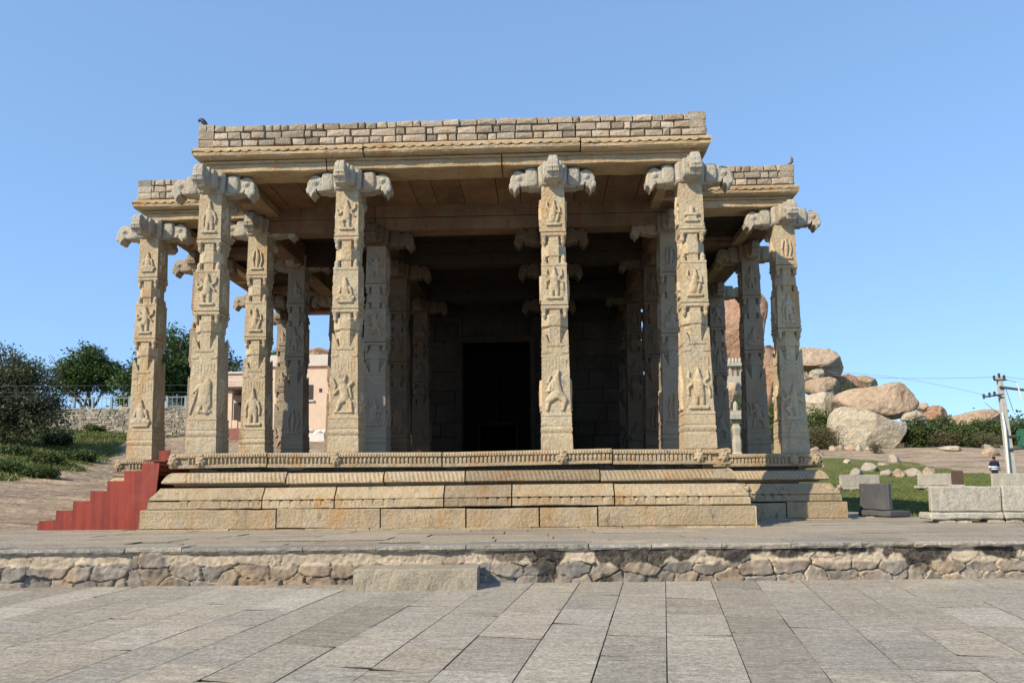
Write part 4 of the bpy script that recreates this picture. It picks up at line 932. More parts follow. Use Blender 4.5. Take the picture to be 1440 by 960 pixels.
for q in [('first small pinkish stone of the row, left end', 1146, 631, 12, 7, 61, BOULDER, 21, FG), ('upright pale stone of the row under the scrub', 1163, 624, 11, 9, 61.5, GREYBOULDER, 22, FG), ('pink rounded stone of the row next to the upright one', 1172, 629, 11, 10, 60.6, BOULDER, 23, FG),
          ('orange cube-like stone in the middle of the row', 1182, 628, 12, 11, 60.6, BOULDER, 24, FG), ('largest rounded stone of the row below the split boulder', 1197, 628, 18, 12, 60.4, BOULDER, 25, FG), ('dark grey stone at the end of the row', 1208, 629, 9, 11, 60.6, GREYSTONE, 26, FG),
          ('tiny white stones ending the row against the boulder', 1221, 630, 12, 7, 60.2, GREYBOULDER, 27, FG),
          ('white domed stone alone on the grass above the pale bench', 1190, 648, 9, 6, 50, GREYBOULDER, 31, LG), ('low grey slab of rock behind the first pale bench', 1205, 664, 18, 12, 42, LAWNSTONE, 32, LG), ('squat grey brown rock right of the grey slab', 1224, 655, 22, 16, 45, LAWNSTONE, 33, LG),
          ('thin pale stone lying flat on the grass', 1242, 652, 14, 5, 47, LAWNSTONE, 34, LG), ('round tan stone in the row behind the benches', 1264, 664, 17, 14, 42, BOULDER, 35, LG), ('grey stone partly sunk left of the round tan stone', 1247, 664, 16, 11, 42, LAWNSTONE, 36, LG),
          ('wide brown stone right of the round tan stone', 1286, 664, 24, 14, 42, LAWNSTONE, 37, LG), ('pointed tan stone at the right end of the row behind benches', 1307, 662, 19, 17, 43, BOULDER, 38, LG), ('pale pyramid stone on the edge of the rock sheet', 1257, 645, 18, 14, 54, LAWNSTONE, 39, LG),
          ('blocky tan rock on the sheet below the bushes', 1394, 634, 26, 12, 60, BOULDER, 40, LG), ('flat grey rock on top of the rise below the bushes', 1388, 627, 14, 7, 62, LAWNSTONE, 41, LG), ('long low pale ledge stone below the dark bush', 1338, 629, 34, 8, 62, GREYBOULDER, 42, LG), ('small pale stone near the utility pole foot', 1408, 627, 10, 5, 62, GREYBOULDER, 43, LG),
          ('upright white marker stone by the scrub at the end column', 1149, 616, 8, 13, 63, GREYSTONE, 44, LG), ('broken pale stones at the plinth corner on the grass', 1172, 690, 18, 7, 30, GREYSTONE, 45, LG), ('white pebble under the long bench', 1429, 735, 6, 5, 14.9, WHITECLOTH, 46, LG)]:
    stone_small(*q)

# ------------------------------------------------------------------ small shrine and carved post seen between the right-hand columns
Y = 66; p0 = at(1022, 531, Y); p1 = at(1048, 531, Y); zt = at(1035, 503, Y).z
sh = empty('small_shrine', 'small grey stone pavilion on the hillside seen between right hand columns', 'shrine', ((p0.x+p1.x)/2, Y, p0.z)); w = (p1.x-p0.x)/2; hh = zt-p0.z
m = MB(); m.box(-w, w, -1, 1, -1.8, 0); m.build('platform', GREYSTONE, sh)
for sx in (-.8, -.28, .28, .8):
    m = MB(); m.box(sx*w-.09, sx*w+.09, -.8, -.6, 0, hh*.5); m.build('pillar', GREYSTONE, sh)
    m = MB(); m.box(sx*w-.09, sx*w+.09, .6, .8, 0, hh*.5); m.build('pillar', GREYSTONE, sh)
m = MB(); m.box(-w*1.1, w*1.1, -1.1, 1.1, hh*.5, hh*.64); m.build('roof_slab', GREYSTONE, sh)
m = MB()
for k in range(6): m.blob((-w*.9+1.8*w*k/5, -.85, hh*.74), (.14, .14, hh*.2), 8, 5)
m.build('finial', GREYSTONE, sh)
Y = 40; p = at(1037, 644, Y); zt = at(1037, 565, Y).z; zb = gz(p.x, Y)
po = empty('carved_post', 'weathered cream carved stone post standing behind the right columns', 'stone post', (p.x, Y, zb)); H = zt-zb
m = MB(); m.loft([[(x, y, z*H) for x, y in octo(r, .7)] for z, r in ((0, .30), (.3, .26), (.42, .26), (.43, .2), (.55, .22), (.62, .17), (.7, .22), (.74, .16), (.8, .2))]); m.build('shaft', stone('cream_weathered_stone', (.52, .46, .36), (.42, .37, .29), (.4, .3, .2), bump=.04), po, bevel=.02)
m = MB(); m.box(-.4, .4, -.38, .38, H*.8, H*.84); m.box(-.24, .24, -.22, .22, H*.845, H*.9); m.blob((0, 0, H*.94), (.13, .13, H*.07), 8, 6); m.build('cap_stone', GREYSTONE, po, bevel=.015)

# ------------------------------------------------------------------ trees
def leaves(mb, centers, per, spread, size, r, tb=0.):
    for (c, s) in centers:
        sh = r.uniform(-.3, .3)
        for _ in range(per):
            o = Vector((r.gauss(0, 1), r.gauss(0, 1), r.gauss(0, .8)))*spread*s*.55; p = c+o
            a = Vector((r.uniform(-1, 1), r.uniform(-1, 1), r.uniform(-.7, .7))).normalized(); b = a.cross(Vector((r.uniform(-1, 1), r.uniform(-1, 1), r.uniform(.2, 1)))).normalized()
            l = size*r.uniform(.6, 1.35); w = l*r.uniform(.4, .6)
            mb.add([p-a*l*.5, p+b*w*.5, p+a*l*.5, p-b*w*.5], [(0, 1, 2, 3)], min(1, max(0, .5+sh+tb+r.gauss(0, .2))))
def limb(mb, p, d, L, r0, depth, r, tips, spread=.7, up=.12):
    pts = [p]; rs = [r0]; q = p.copy(); dd = d.normalized()
    for k in range(4):
        dd = (dd+Vector((r.gauss(0, .13), r.gauss(0, .13), r.gauss(0, .1)+up*.4))).normalized(); q = q+dd*L/4; pts.append(q.copy()); rs.append(r0*(1-.14*(k+1)))
    mb.tube(pts, rs, 7)
    if depth == 0: tips.append(q.copy()); return
    for k in range(r.choice((2, 3, 3))):
        nd = (dd+Vector((r.gauss(0, spread), r.gauss(0, spread), r.gauss(0, spread*.5)+up))).normalized()
        limb(mb, pts[-1] if k else pts[3], nd, L*r.uniform(.6, .8), r0*.5, depth-1, r, tips, spread, up)
def tree(name, label, base, H, lobes, leafmat, n_clump, per, size, seed, group, trunk_r=.22, trunk_h=.35, spread=.75, up=.12, depth=3, cs=1.):
    """lobes: ellipsoids (dx, dz, rx, rz) in metres relative to the base"""
    r = random.Random(seed); t = empty(name, label, 'tree', base, group)
    m = MB(); tips = []
    d0 = Vector((r.gauss(0, .1), r.gauss(0, .1), 1)); limb(m, Vector((0, 0, -.3)), d0, H*trunk_h, trunk_r, depth, r, tips, spread, up)
    for (dx, dz, rx, rz) in lobes: limb(m, Vector((0, 0, H*trunk_h*.7)), Vector((dx, r.uniform(-.5, .5), max(.3, dz-H*trunk_h))), math.hypot(dx, dz-H*trunk_h*.7)*.75, trunk_r*.5, 1, r, tips, .6, .1)
    m.build('trunk', BARK, t, smooth=True)
    cl = []
    vol = [rx*rx*rz for _, _, rx, rz in lobes]
    for _ in range(n_clump):
        dx, dz, rx, rz = r.choices(lobes, vol)[0]
        u = Vector((r.gauss(0, 1), r.gauss(0, 1), r.gauss(0, 1))).normalized()*(r.random()**.4)
        c = Vector((dx+u.x*rx, u.y*rx, dz+u.z*rz)); c += Vector((mn.noise(c*.9), mn.noise(c*.9+Vector((5, 0, 0))), mn.noise(c*.9+Vector((0, 5, 0)))))*.5*cs
        cl.append((c, r.uniform(.6, 1.3)))
    m = MB(); leaves(m, cl, per, .55*cs, size, r); m.build('crown', leafmat, t)
    return t
TG = 'trees beyond the temple lawn'
def base(px, Y, dz=0.): 
    p = at(px, 600, Y); return Vector((p.x, Y, gz(p.x, Y)+dz))
def lob(b, px0, px1, py0, py1):
    Y = b.y; a = at(px0, py1, Y); c = at(px1, py0, Y); return ((a.x+c.x)/2-b.x, (a.z+c.z)/2-b.z, (c.x-a.x)/2, (c.z-a.z)/2)
b = base(2, 35); tree('feathery_tree', 'sprawling grey green feathery tree with bare low branches at left edge', b, 5.5, [lob(b, -60, 52, 492, 560), lob(b, -40, 75, 515, 590), lob(b, 20, 100, 555, 622), lob(b, -60, 60, 560, 615), lob(b, 35, 72, 500, 545)], LEAFGREY, 620, 44, .15, 3, TG, .2, .22, .9, .0, 3, .8)
b = base(127, 60); tree('round_tree', 'dense round dark green tree rising behind the boundary wall', b, 7, [lob(b, 88, 168, 500, 552), lob(b, 100, 150, 487, 530), lob(b, 78, 118, 510, 560), lob(b, 138, 174, 512, 548)], LEAF, 330, 46, .25, 5, TG, .25, .4, cs=1.1)
b = base(205, 57); tree('round_tree', 'dense dark tree behind the leftmost column beside the round tree', b, 7, [lob(b, 160, 215, 520, 572), lob(b, 180, 250, 500, 560), lob(b, 190, 240, 485, 530)], LEAF, 310, 44, .25, 7, TG, .25, .35, cs=1.1)
b = base(272, 60); tree('round_tree', 'tallest dark green tree seen between the two leftmost columns', b, 9, [lob(b, 225, 320, 487, 570), lob(b, 232, 295, 468, 530), lob(b, 290, 332, 492, 540), lob(b, 225, 260, 460, 500)], LEAF, 420, 44, .26, 9, TG, .28, .35, cs=1.1)
b = base(386, 66); tree('small_tree', 'small tree behind the pink house roof between columns', b, 7, [lob(b, 370, 400, 492, 540)], LEAF, 110, 40, .22, 11, TG, .12, .4)
b = base(330, 58); tree('bare_shrub_tree', 'thin twiggy shrub showing above the pink house parapet', b, 5, [lob(b, 318, 350, 508, 540)], LEAFGREY, 60, 14, .12, 12, TG, .08, .5)
def bush(label, px0, px1, py0, py1, Y, mat, seed, n=120, per=36, size=.16, group='bushes and scrub', cat='bush', name='bush'):
    p0, p1 = at(px0, py1, Y), at(px1, py0, Y); x = (p0.x+p1.x)/2; z = gz(x, Y); rx = (p1.x-p0.x)/2; rz = max(.25, (p1.z-z))
    r = random.Random(seed); o = empty(name, label, cat, (x, Y, z), group); m = MB(); st = MB(); cl = []
    for k in range(7):
        a = r.uniform(-1, 1); e = Vector((a*rx*.7, r.uniform(-.4, .4)*rx*.5, rz*r.uniform(.45, .8))); st.tube([(a*rx*.2, 0, -.1), e*.5+Vector((0, 0, .05)), e], [.04, .03, .012], 5)
    st.build('stem', BARK, o)
    for _ in range(n):
        u = Vector((r.gauss(0, 1), r.gauss(0, 1), r.gauss(0, 1))).normalized()*(r.random()**.4); prof = .75+.3*mn.noise(Vector((u.x*2.2, seed, 0)))
        cl.append((Vector((u.x*rx, u.y*min(rx, rz*1.2)*.8, max(.02, rz*.48+u.z*rz*.52*prof*1.15))), r.uniform(.7, 1.3)))
    leaves(m, cl, per, .5*min(1., max(.35, rz*.5)), size, r); m.build('foliage', mat, o)
    return o
bush('dark bush right of the pale split boulder', 1268, 1312, 590, 630, 64, LEAFBUSH, 1, 150, 40, .2)
bush('broad bush below the low reddish boulder', 1300, 1350, 586, 622, 68, LEAFBUSH, 2, 170, 40, .2)
bush('dense dark small bush in front of the dry scrub', 1335, 1364, 596, 620, 63, LEAFBUSH, 3, 90, 36, .18)
bush('wide green bush under the flat tan outcrop', 1355, 1412, 588, 622, 72, LEAFBUSH, 4, 200, 40, .22)
bush('green bush behind the utility pole at right edge', 1405, 1460, 590, 632, 70, LEAFBUSH, 5, 180, 40, .22)
bush('brown dry scrub between the dark bushes and the rock sheet', 1308, 1360, 605, 632, 63, DRYSCRUB, 6, 130, 34, .14)
bush('brown dry scrub under the wide green bush', 1350, 1408, 606, 626, 65, DRYSCRUB, 7, 130, 34, .14)
bush('green bush under the white streaked block beside the end column', 1128, 1182, 574, 606, 67, LEAFBUSH, 8, 170, 38, .2)
bush('brown dry scrub at the foot of the pile beside the end column', 1126, 1185, 596, 628, 64, DRYSCRUB, 9, 170, 34, .14)
bush('fern-like green bush growing high among the boulders', 1182, 1206, 528, 552, 78, LEAFBUSH, 10, 70, 30, .2)
bush('thin green tuft on the boulder crest', 1210, 1230, 530, 545, 84, LEAFBUSH, 11, 40, 20, .2)
bush('dry weed clump growing against the pale split boulder face', 1222, 1240, 618, 633, 58.5, DRYSCRUB, 12, 40, 24, .1)
for q in [('dark bush on the left hillock below the feathery tree', -20, 45, 634, 668, 32, 21), ('dark bush on the hillock in the middle of the grass', 40, 88, 638, 668, 31, 22), ('rounded dark bush at the right end of the hillock', 88, 134, 634, 664, 33, 23), ('low dark hedge-like bush at the foot of the hillock', -20, 30, 660, 678, 28.6, 24), ('low dark bush beside the hedge-like one', 25, 80, 658, 676, 28.6, 25), ('dark bush under the feathery tree boughs', 58, 100, 610, 632, 37, 26)]:
    bush(q[0], *q[1:6], LEAFBUSH, q[6], 150, 38, .11)
bush('small shrub at the foot of the boundary wall', 118, 150, 596, 612, 46.5, LEAFBUSH, 31, 60, 24, .12)
bush('green bush behind the carved post', 1028, 1052, 556, 580, 55, LEAFBUSH, 32, 70, 30, .18)
bush('green bush seen beside the end column foot', 1084, 1092, 550, 610, 55, LEAFBUSH, 33, 70, 30, .18)

# far-off woods along the horizon (one mass)
m = MB(); r = random.Random(77); cl = []
for k in range(900):
    x = r.uniform(-230, 260); y = r.uniform(215, 260); cl.append((Vector((x, y, gz(x, y)+r.uniform(0, 4.5)*(.6+.6*mn.noise(Vector((x*.04, 0, 0)))))), r.uniform(.8, 1.6)))
leaves(m, cl, 22, 2.6, 1.1, r)
tag(m.build('far_wood', LEAFBUSH), 'distant line of trees on the horizon', 'wood', None, 'stuff')

# grass (stuff)
def grass(name, label, n, fx, hmin, hmax, seed):
    r = np.random.default_rng(seed); P = fx(r, n); X, Y = P[:, 0], P[:, 1]; g, s = grass_mask(X, Y); k = (g > .45)
    X, Y = X[k], Y[k]; Z = ground_z(X, Y); n = len(X); h = r.uniform(hmin, hmax, n)*(.6+.8*fbm(X*.5, Y*.5, 3, 4)); a = r.uniform(0, 6.28, n); w = h*.16+.004*np.sqrt(Y)
    lx, ly = r.normal(0, .35, n)*h, r.normal(0, .35, n)*h
    V = np.empty((n, 3, 3)); V[:, 0] = np.stack([X-np.cos(a)*w, Y-np.sin(a)*w, Z-.01], -1); V[:, 1] = np.stack([X+np.cos(a)*w, Y+np.sin(a)*w, Z-.01], -1); V[:, 2] = np.stack([X+lx, Y+ly, Z+h], -1)
    me = bpy.data.meshes.new(name); me.vertices.add(n*3); me.vertices.foreach_set('co', V.reshape(-1).astype(np.float32)); me.loops.add(n*3); me.loops.foreach_set('vertex_index', np.arange(n*3, dtype=np.int32))
    me.polygons.add(n); me.polygons.foreach_set('loop_start', np.arange(n, dtype=np.int32)*3); me.update(calc_edges=True); me.validate(clean_customdata=False)
    at_ = me.attributes.new('tint', 'FLOAT', 'FACE'); at_.data.foreach_set('value', np.clip(r.normal(.5, .22, n)+.5*(fbm(X*.3, Y*.3, 3, 9)-.5), 0, 1).astype(np.float32))
    o = bpy.data.objects.new(name, me); C.objects.link(o); me.materials.append(BLADE); tag(o, label, 'grass', None, 'stuff')
grass('lawn_grass', 'short green lawn grass around the benches', 130000, lambda r, n: np.stack([8+28*r.random(n)**1.0, 15+40*r.random(n)**1.3], -1), .025, .07, 1)
grass('hillock_grass', 'rough grass on the hillock below the boundary wall', 60000, lambda r, n: np.stack([-42+24*r.random(n), 26+21*r.random(n)], -1), .05, .16, 2)

# ------------------------------------------------------------------ left background: dry wall, railing, pink house
Yw = 48.5; a0, a1 = at(-40, 612, Yw), at(308, 612, Yw); zt = at(130, 574, Yw).z; zb = at(130, 611, Yw).z-.6
bw = empty('boundary_wall', 'long dry stone wall of small blocks below the pale railing', 'wall', (a0.x, Yw, zb)); m = MB(); rr = random.Random(9); z = 0.; H = zt-zb; Lw = a1.x-a0.x
while z < H-.03:
    h = min(rr.uniform(.11, .17), H-z); x = rr.uniform(-.2, 0)
    while x < Lw:
        w = rr.uniform(.14, .36); m.box(x+.012, x+w-.012, rr.uniform(-.04, .03), .3, z+.012, z+h-.012, .012, rr.uniform(.15, .9)); x += w
    z += h
m.build('stone_courses', DRYWALL, bw); m = MB(); m.box(0, Lw, .06, .5, 0, H-.03); m.build('wall_core', CORE, bw)
fe = empty('railing', 'pale blue metal railing with square posts along the boundary wall top', 'railing', (a0.x, Yw+.25, zt))
for k in range(16):
    px = 75+26*k-5.3*20+60; x = at(101+26.3*(k-5), 570, Yw).x-a0.x
    if 0 < x < Lw: mm = MB(); mm.box(x-.07, x+.07, -.07, .07, 0, .78); mm.build('post', BLUEFENCE, fe)
for zz in (.06, .68):
    mm = MB(); mm.box(.2, Lw, -.025, .025, zz, zz+.05); mm.build('rail', BLUEFENCE, fe)
mm = MB()
for k in range(int(Lw/.3)): mm.box(.2+k*.3, .225+k*.3, -.012, .012, .11, .68)
mm.build('bars', BLUEFENCE, fe)
# low pale building behind the railing
Y = 66; q0, q1 = at(205, 580, Y), at(236, 556, Y); hb = empty('small_house', 'small pale peach house mostly hidden by trees behind the railing', 'house', (q0.x, Y, gz(q0.x, Y)))
zt2 = q1.z-gz(q0.x, Y); m = MB(); m.box(-2.5, q1.x-q0.x, 0, 4, -.5, zt2); m.build('wall', PEACH, hb); m = MB(); m.box(-2.7, q1.x-q0.x+.2, -.2, 4.2, zt2, zt2+.15); m.build('roof', WHITEPAINT, hb); m = MB(); m.box(.25, .75, -.04, .05, .6, zt2-.5); m.build('window', WINDOWDARK, hb)

Y = 42.; ph = empty('pink_house', 'peach painted house with white parapet, porch and red steps behind the columns', 'house', (at(400, 612, Y).x, Y, at(380, 613, Y).z-.3)); PO = Vector(ph.location)
def L_(px, py, yy=Y): p = at(px, py, yy); return p.x-PO.x, p.z-PO.z
def hb_(name, mat, px0, px1, py0, py1, y0, y1, yy=Y, **k):
    x0, z1 = L_(px0, py0, yy); x1, z0 = L_(px1, py1, yy); m = MB(); m.box(x0, x1, y0, y1, z0, z1); return m.build(name, mat, ph, **k)
# right block
hb_('wall', PEACH, 376, 520, 514, 640, 0, 6)
hb_('parapet', WHITEPAINT, 374, 522, 500, 513.6, -.12, 6.1)
hb_('window', WINDOWDARK, 431, 440, 541, 562, -.03, .05)
hb_('window_ledge', WHITEPAINT, 429, 442, 562.3, 564.5, -.1, .04)
hb_('vent', WINDOWDARK, 449, 452.5, 546, 551, -.03, .05)
hb_('trim_band', PEACHDARK, 374, 522, 513.8, 516.2, -.05, -.002)
# porch block
hb_('wall', PEACH, 300, 375, 521, 544.5, 1.0, 5.9)
hb_('roof_slab', WHITEPAINT, 298, 375.5, 519.5, 521, .9, 6)
hb_('porch_slab', WINDOWDARK, 298, 375, 545, 547.5, -.3, 5.5)
rl = MB()
for k in range(24):
    x0, z1 = L_(300+3*k, 535.5); _, z0 = L_(300, 545); rl.box(x0-.012, x0+.012, -.2, -.17, z0+.02, z1)
x0, z1 = L_(300, 534.5); x1, z0 = L_(374, 536); rl.box(x0, x1, -.22, -.15, z0, z1); rl.build('balcony_railing', WHITEPAINT, ph)
hb_('wall', PEACH, 300, 375, 547.5, 606, 2.4, 5.7)
hb_('door', WINDOWDARK, 330, 344, 552, 604, 2.3, 2.398)
hb_('window', WINDOWDARK, 306, 318, 560, 585, 2.3, 2.398)
for a, b in ((300, 304), (320, 326), (362, 368)): hb_('porch_column', PEACH, a, b, 547.6, 606, -.1, .1)
hb_('low_wall', PEACH, 326, 334, 591, 606, -.08, .08)
for k in range(4): hb_('porch_step', REDSTEP, 298, 372, 603+3.6*k, 616+3.6*k, -.35*k-.4, 2.4-.02*k)
# sack heap and rubble behind the platform
sk = MB(); p = at(445, 607, 40); zz = gz(p.x, 40)
for k in range(4): sk.blob((p.x-.35+.25*k, 40+.1*(k % 2), p.z+random.uniform(-.08, .05)), (.26, .25, .13), 10, 6)
sk.box(p.x-.5, p.x+.5, 39.8, 40.3, zz-.2, p.z-.05, .05)
tag(sk.build('sack_heap', WHITECLOTH, None, smooth=False), 'heap of white sacks in front of the pink house', 'sacks')
p = at(446, 636, 27.); rb = MB()
for k, (dx, dz, s) in enumerate(((-.12, -.02, .1), (.02, -.03, .11), (.14, -.02, .08))): rb.blob((p.x+dx, 27., 1.99+s*.6), (s, s, s*.7), 7, 5)
rb.box(p.x+.02, p.x+.12, 26.95, 27.05, 2.05, 2.32, .04); tag(rb.build('broken_stone', GREYSTONE), 'broken pale stones lying at the rear edge of the hall floor', 'stone')

# ------------------------------------------------------------------ utility pole group
def seg(mb, p, q, r0, r1=None, n=8): mb.tube([p, Vector(p).lerp(Vector(q), .5), q], [r0, (r0+(r1 or r0))/2, r1 or r0], n)
Yp = 45.; pb, pt = at(1424, 672, Yp), at(1405, 529, Yp); pb.z = gz(pb.x, Yp)-.1
up_ = empty('utility_pole', 'leaning concrete utility pole with crossarms at right edge', 'utility pole', pb)
def U(px, py, dy=0.): return at(px, py, Yp+dy)-pb
m = MB(); ax = (pt-pb); m.loft([[Vector((x, y, 0))+ax*t for x, y in sq(r)] for t, r in ((0, .20), (.5, .165), (1, .125))]); m.build('pole', CONCRETE, up_, bevel=.02)
m = MB(); a, b = U(1397.5, 534.5), U(1413.5, 534.5); m.box(a.x, b.x, -.14, -.05, a.z-.05, a.z+.05); m.build('crossarm', STEEL, up_)
m = MB(); seg(m, U(1383, 558, -.3), U(1411, 554, -.1), .05); seg(m, U(1398, 554, -.3), U(1412, 559.5, -.1), .045); m.build('crossarm', STEEL, up_)
m = MB(); seg(m, U(1406, 544, -.2), U(1446, 549, -.2), .075); m.build('crossarm', STEEL, up_)
for q in ((1398, 531), (1404.7, 528), (1412, 530.5), (1383.5, 557), (1391.5, 555), (1398.5, 553.5)):
    m = MB(); c = U(*q, -.1); m.loft([[(c.x+x, c.y+y, c.z+z) for x, y in octo(r)] for z, r in ((-.16, .03), (-.05, .07), (0, .05), (.06, .08), (.12, .05), (.15, .02))]); m.build('insulator', CERAMIC, up_)
m = MB(); seg(m, U(1419.5, 672, -.4), U(1413, 600, -.3), .07); seg(m, U(1413, 600, -.3), U(1409.5, 580, -.2), .06, .05); m.build('conduit_pipe', WHITEPIPE, up_)
m = MB(); seg(m, U(1417, 631.5, -.25), U(1452, 629, -.25), .07); seg(m, U(1417, 613, -.25), U(1436, 613, -.25), .04); m.build('bracket', STEEL, up_)
m = MB(); a, b = U(1432, 628), U(1452, 605); m.box(a.x, b.x, -.5, .1, a.z, b.z); m.box(a.x+.05, b.x-.05, -.45, .05, b.z, b.z+.08)
for k in range(5): m.box(a.x+.06+k*.17, a.x+.1+k*.17, -.56, -.5, a.z+.06, b.z-.08)
m.build('transformer_box', GREENBOX, up_, bevel=.02)
m = MB(); seg(m, U(1430, 537, -.4), U(1437, 562, -.4), .045); m.build('fuse_tube', WHITEPIPE, up_)
m = MB(); seg(m, U(1414, 545, -.1), U(1425, 578, -.6), .018); seg(m, U(1412, 533, -.1), U(1432, 538, -.4), .014); seg(m, U(1385, 566, -.4), U(1408, 585, -.2), .014); m.build('jumper_wire', STEEL, up_)
def wire(name, label, p, q, sag, r, mat, group):
    m = MB(); p, q = Vector(p), Vector(q); pts = []
    for k in range(25):
        t = k/24; v = p.lerp(q, t); v.z -= sag*4*t*(1-t); pts.append(v)
    m.tube(pts, r, 5); tag(m.build(name, mat), label, 'wire', group)
for k, (a, b) in enumerate(((543, 541), (552, 551), (557.5, 556.5))):
    wire('overhead_wire', ('top', 'middle', 'lowest')[k]+' of the three pale overhead wires crossing in front of the left trees', at(-60, a, 26), at(330, b, 40), .0, .006, WIRE, 'overhead wires at left')
wire('overhead_wire', 'faint upper overhead wire running from the utility pole crossarm towards the boulders', at(1398, 530, 44.9), at(1120, 522, 70), .3, .014, WIREDARK, 'overhead wires at right')
wire('overhead_wire', 'faint lower overhead wire running from the utility pole towards the boulders', at(1384, 555, 44.7), at(1120, 526, 72), -.6, .012, WIREDARK, 'overhead wires at right')
wire('overhead_wire', 'thin overhead wire leaving the pole towards the right photo edge', at(1412, 529.5, 44.9), at(1500, 536, 42), .05, .014, WIREDARK, 'overhead wires at right')

# ------------------------------------------------------------------ person walking away on the grass
Yq = 46.; pp = at(1397.5, 642, Yq); zg = pp.z-1.66
pe = empty('person', 'person seen from behind in navy top with white and blue band, dark trousers', 'person', (pp.x, Yq, zg))
def skin(name, pts, edges, rad_, mat, sub=2):
    me = bpy.data.meshes.new(name); me.from_pydata(pts, edges, []); o = bpy.data.objects.new(name, me); C.objects.link(o); o.parent = pe; me.materials.append(mat)
    o.modifiers.new('Skin', 'SKIN').use_smooth_shade = True
    for i, r_ in enumerate(rad_): me.skin_vertices[0].data[i].radius = r_ if hasattr(r_, '__len__') else (r_, r_)
    me.skin_vertices[0].data[0].use_root = True
    s = o.modifiers.new('Sub', 'SUBSURF'); s.levels = s.render_levels = sub; return o
J = [(0, 0, .92), (0, 0, 1.15), (0, 0, 1.36), (0, .01, 1.46), (0, -.0, 1.55), (0, 0, 1.63), (.17, 0, 1.36), (.25, .03, 1.12), (.27, -.05, .90), (.275, -.07, .82), (-.17, 0, 1.36), (-.26, .04, 1.12), (-.29, -.02, .90), (-.30, -.04, .82), (.09, 0, .86), (.10, -.05, .48), (.10, .02, .07), (.10, -.12, .03), (-.09, 0, .86), (-.10, .05, .48), (-.10, .12, .09), (-.10, .0, .03)]
Ed = [(0, 1), (1, 2), (2, 3), (3, 4), (4, 5), (2, 6), (6, 7), (7, 8), (8, 9), (2, 10), (10, 11), (11, 12), (12, 13), (0, 14), (14, 15), (15, 16), (16, 17), (0, 18), (18, 19), (19, 20), (20, 21)]
Ra = [(.15, .1), (.14, .095), (.15, .09), .05, .085, .07, .06, .045, .034, .035, .06, .045, .034, .035, .085, .055, .04, .035, .085, .055, .04, .035]
skin('body', J, Ed, Ra, SKIN)
skin('shirt', [(0, 0, .88), (0, 0, 1.15), (0, 0, 1.37), (.18, 0, 1.36), (.25, .03, 1.13), (.265, -.02, .99), (-.18, 0, 1.36), (-.26, .04, 1.13), (-.28, .0, .99)], [(0, 1), (1, 2), (2, 3), (3, 4), (4, 5), (2, 6), (6, 7), (7, 8)], [(.185, .13), (.175, .125), (.17, .11), .085, .07, .06, .085, .07, .06], NAVY)
skin('trousers', [(0, 0, .88), (.095, 0, .82), (.10, -.05, .48), (.10, .02, .12), (-.095, 0, .82), (-.10, .05, .48), (-.10, .12, .14)], [(0, 1), (1, 2), (2, 3), (0, 4), (4, 5), (5, 6)], [(.165, .12), .105, .08, .07, .105, .08, .07], TROUSER)
def ring_band(z0, z1, rx, ry, mat, name):
    m = MB(); m.loft([[(rx*math.cos(a), ry*math.sin(a), z) for a in (2*math.pi*i/20 for i in range(20))] for z in (z0, z1)], False); m.build(name, mat, pe, smooth=True)
ring_band(1.02, 1.10, .192, .142, STRIPE, 'shirt_band'); ring_band(.96, 1.02, .194, .144, BLUECLOTH, 'shirt_band'); ring_band(.90, .96, .196, .146, STRIPE, 'shirt_band')
for s in (-1, 1):
    m = MB(); m.tube([(s*.257, .035, 1.10), (s*.268, .005, 1.0)], [.078, .072], 10); m.build('sleeve_band', STRIPE, pe, smooth=True)
m = MB(); m.blob((0, .015, 1.60), (.088, .10, .10), 12, 8); m.build('hair', HAIR, pe, smooth=True)

# fallen red petal at the wall foot
p = at(1108, 819, 10.4); m = MB(); z = plaza_z(p.x, WY(p.x)-.2); 
for k in range(3): m.blob((p.x+.014*k, WY(p.x)-.16-.01*k, z+.012), (.014, .012, .008), 7, 5)
tag(m.build('fallen_petal', PETAL), 'tiny red petals fallen on the paving at the wall foot', 'petal')

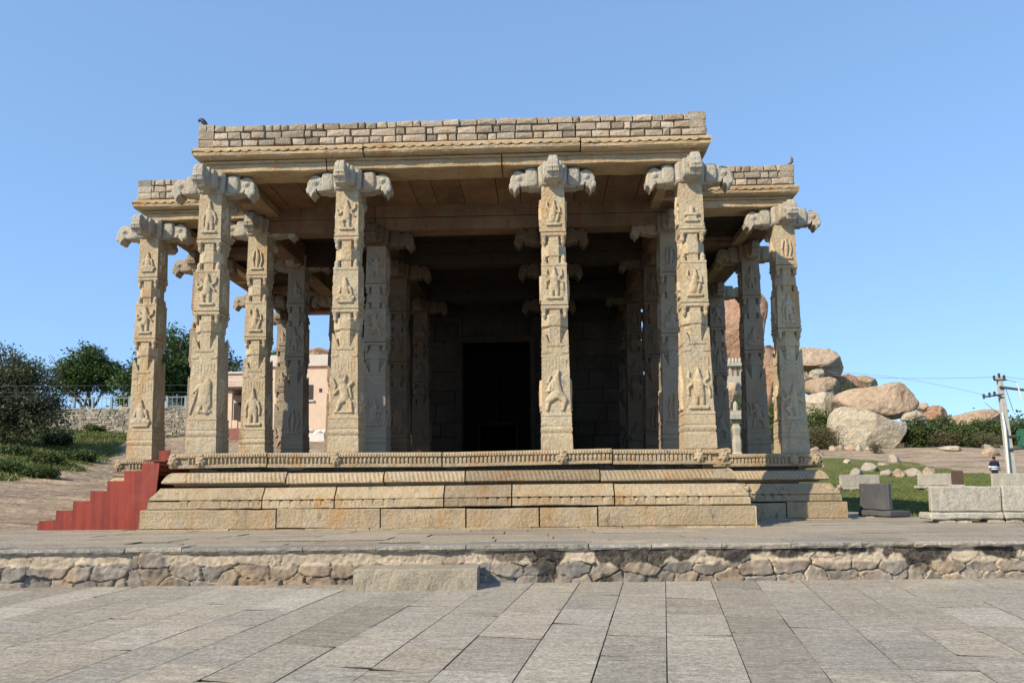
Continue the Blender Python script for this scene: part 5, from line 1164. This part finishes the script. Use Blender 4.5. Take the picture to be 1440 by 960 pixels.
# ------------------------------------------------------------------ light, sky, camera
SUN_AZ, SUN_EL = 49., 35.
w = bpy.data.worlds.new('World'); bpy.context.scene.world = w; w.use_nodes = True; nt = w.node_tree
bg = nt.nodes['Background']; sky = nt.nodes.new('ShaderNodeTexSky'); sky.sky_type = 'NISHITA'; sky.sun_disc = False
sky.sun_elevation = rad(SUN_EL); sky.sun_rotation = rad(180+SUN_AZ); sky.altitude = 450; sky.air_density = .7; sky.dust_density = .0; sky.ozone_density = 6.
tint_ = nt.nodes.new('ShaderNodeMix'); tint_.data_type = 'RGBA'; tint_.blend_type = 'MULTIPLY'; tint_.inputs['Factor'].default_value = 1.; tint_.inputs['B'].default_value = (1.68, 2.22, 2.82, 1)
gm_ = nt.nodes.new('ShaderNodeGamma'); gm_.inputs[1].default_value = .43; nt.links.new(sky.outputs[0], gm_.inputs[0]); nt.links.new(gm_.outputs[0], tint_.inputs['A']); nt.links.new(tint_.outputs['Result'], bg.inputs[0]); bg.inputs[1].default_value = .15
sd = Vector((-math.sin(rad(SUN_AZ))*math.cos(rad(SUN_EL)), -math.cos(rad(SUN_AZ))*math.cos(rad(SUN_EL)), math.sin(rad(SUN_EL))))
l = bpy.data.lights.new('sun', 'SUN'); l.energy = 5.; l.angle = rad(.53); l.color = (1., .88, .69); so = bpy.data.objects.new('sun', l); C.objects.link(so)
so.rotation_euler = sd.to_track_quat('Z', 'Y').to_euler(); so.location = (-20, -20, 30)
cam = bpy.data.cameras.new('camera'); co = bpy.data.objects.new('camera', cam); C.objects.link(co)
co.matrix_world = Matrix(((RT.x, UP.x, -FWD.x, 0), (RT.y, UP.y, -FWD.y, 0), (RT.z, UP.z, -FWD.z, EYE), (0, 0, 0, 1)))
cam.sensor_width = 36; cam.lens = FPX/1440*36; cam.shift_y = (PPY-480)/1440; cam.clip_end = 3000; cam.clip_start = .1
S = bpy.context.scene; S.camera = co
S.view_settings.view_transform = 'Standard'; S.view_settings.look = 'None'; S.view_settings.exposure = .42; S.view_settings.gamma = 1
S.cycles.max_bounces = 8; S.cycles.diffuse_bounces = 5; S.cycles.use_denoising = True
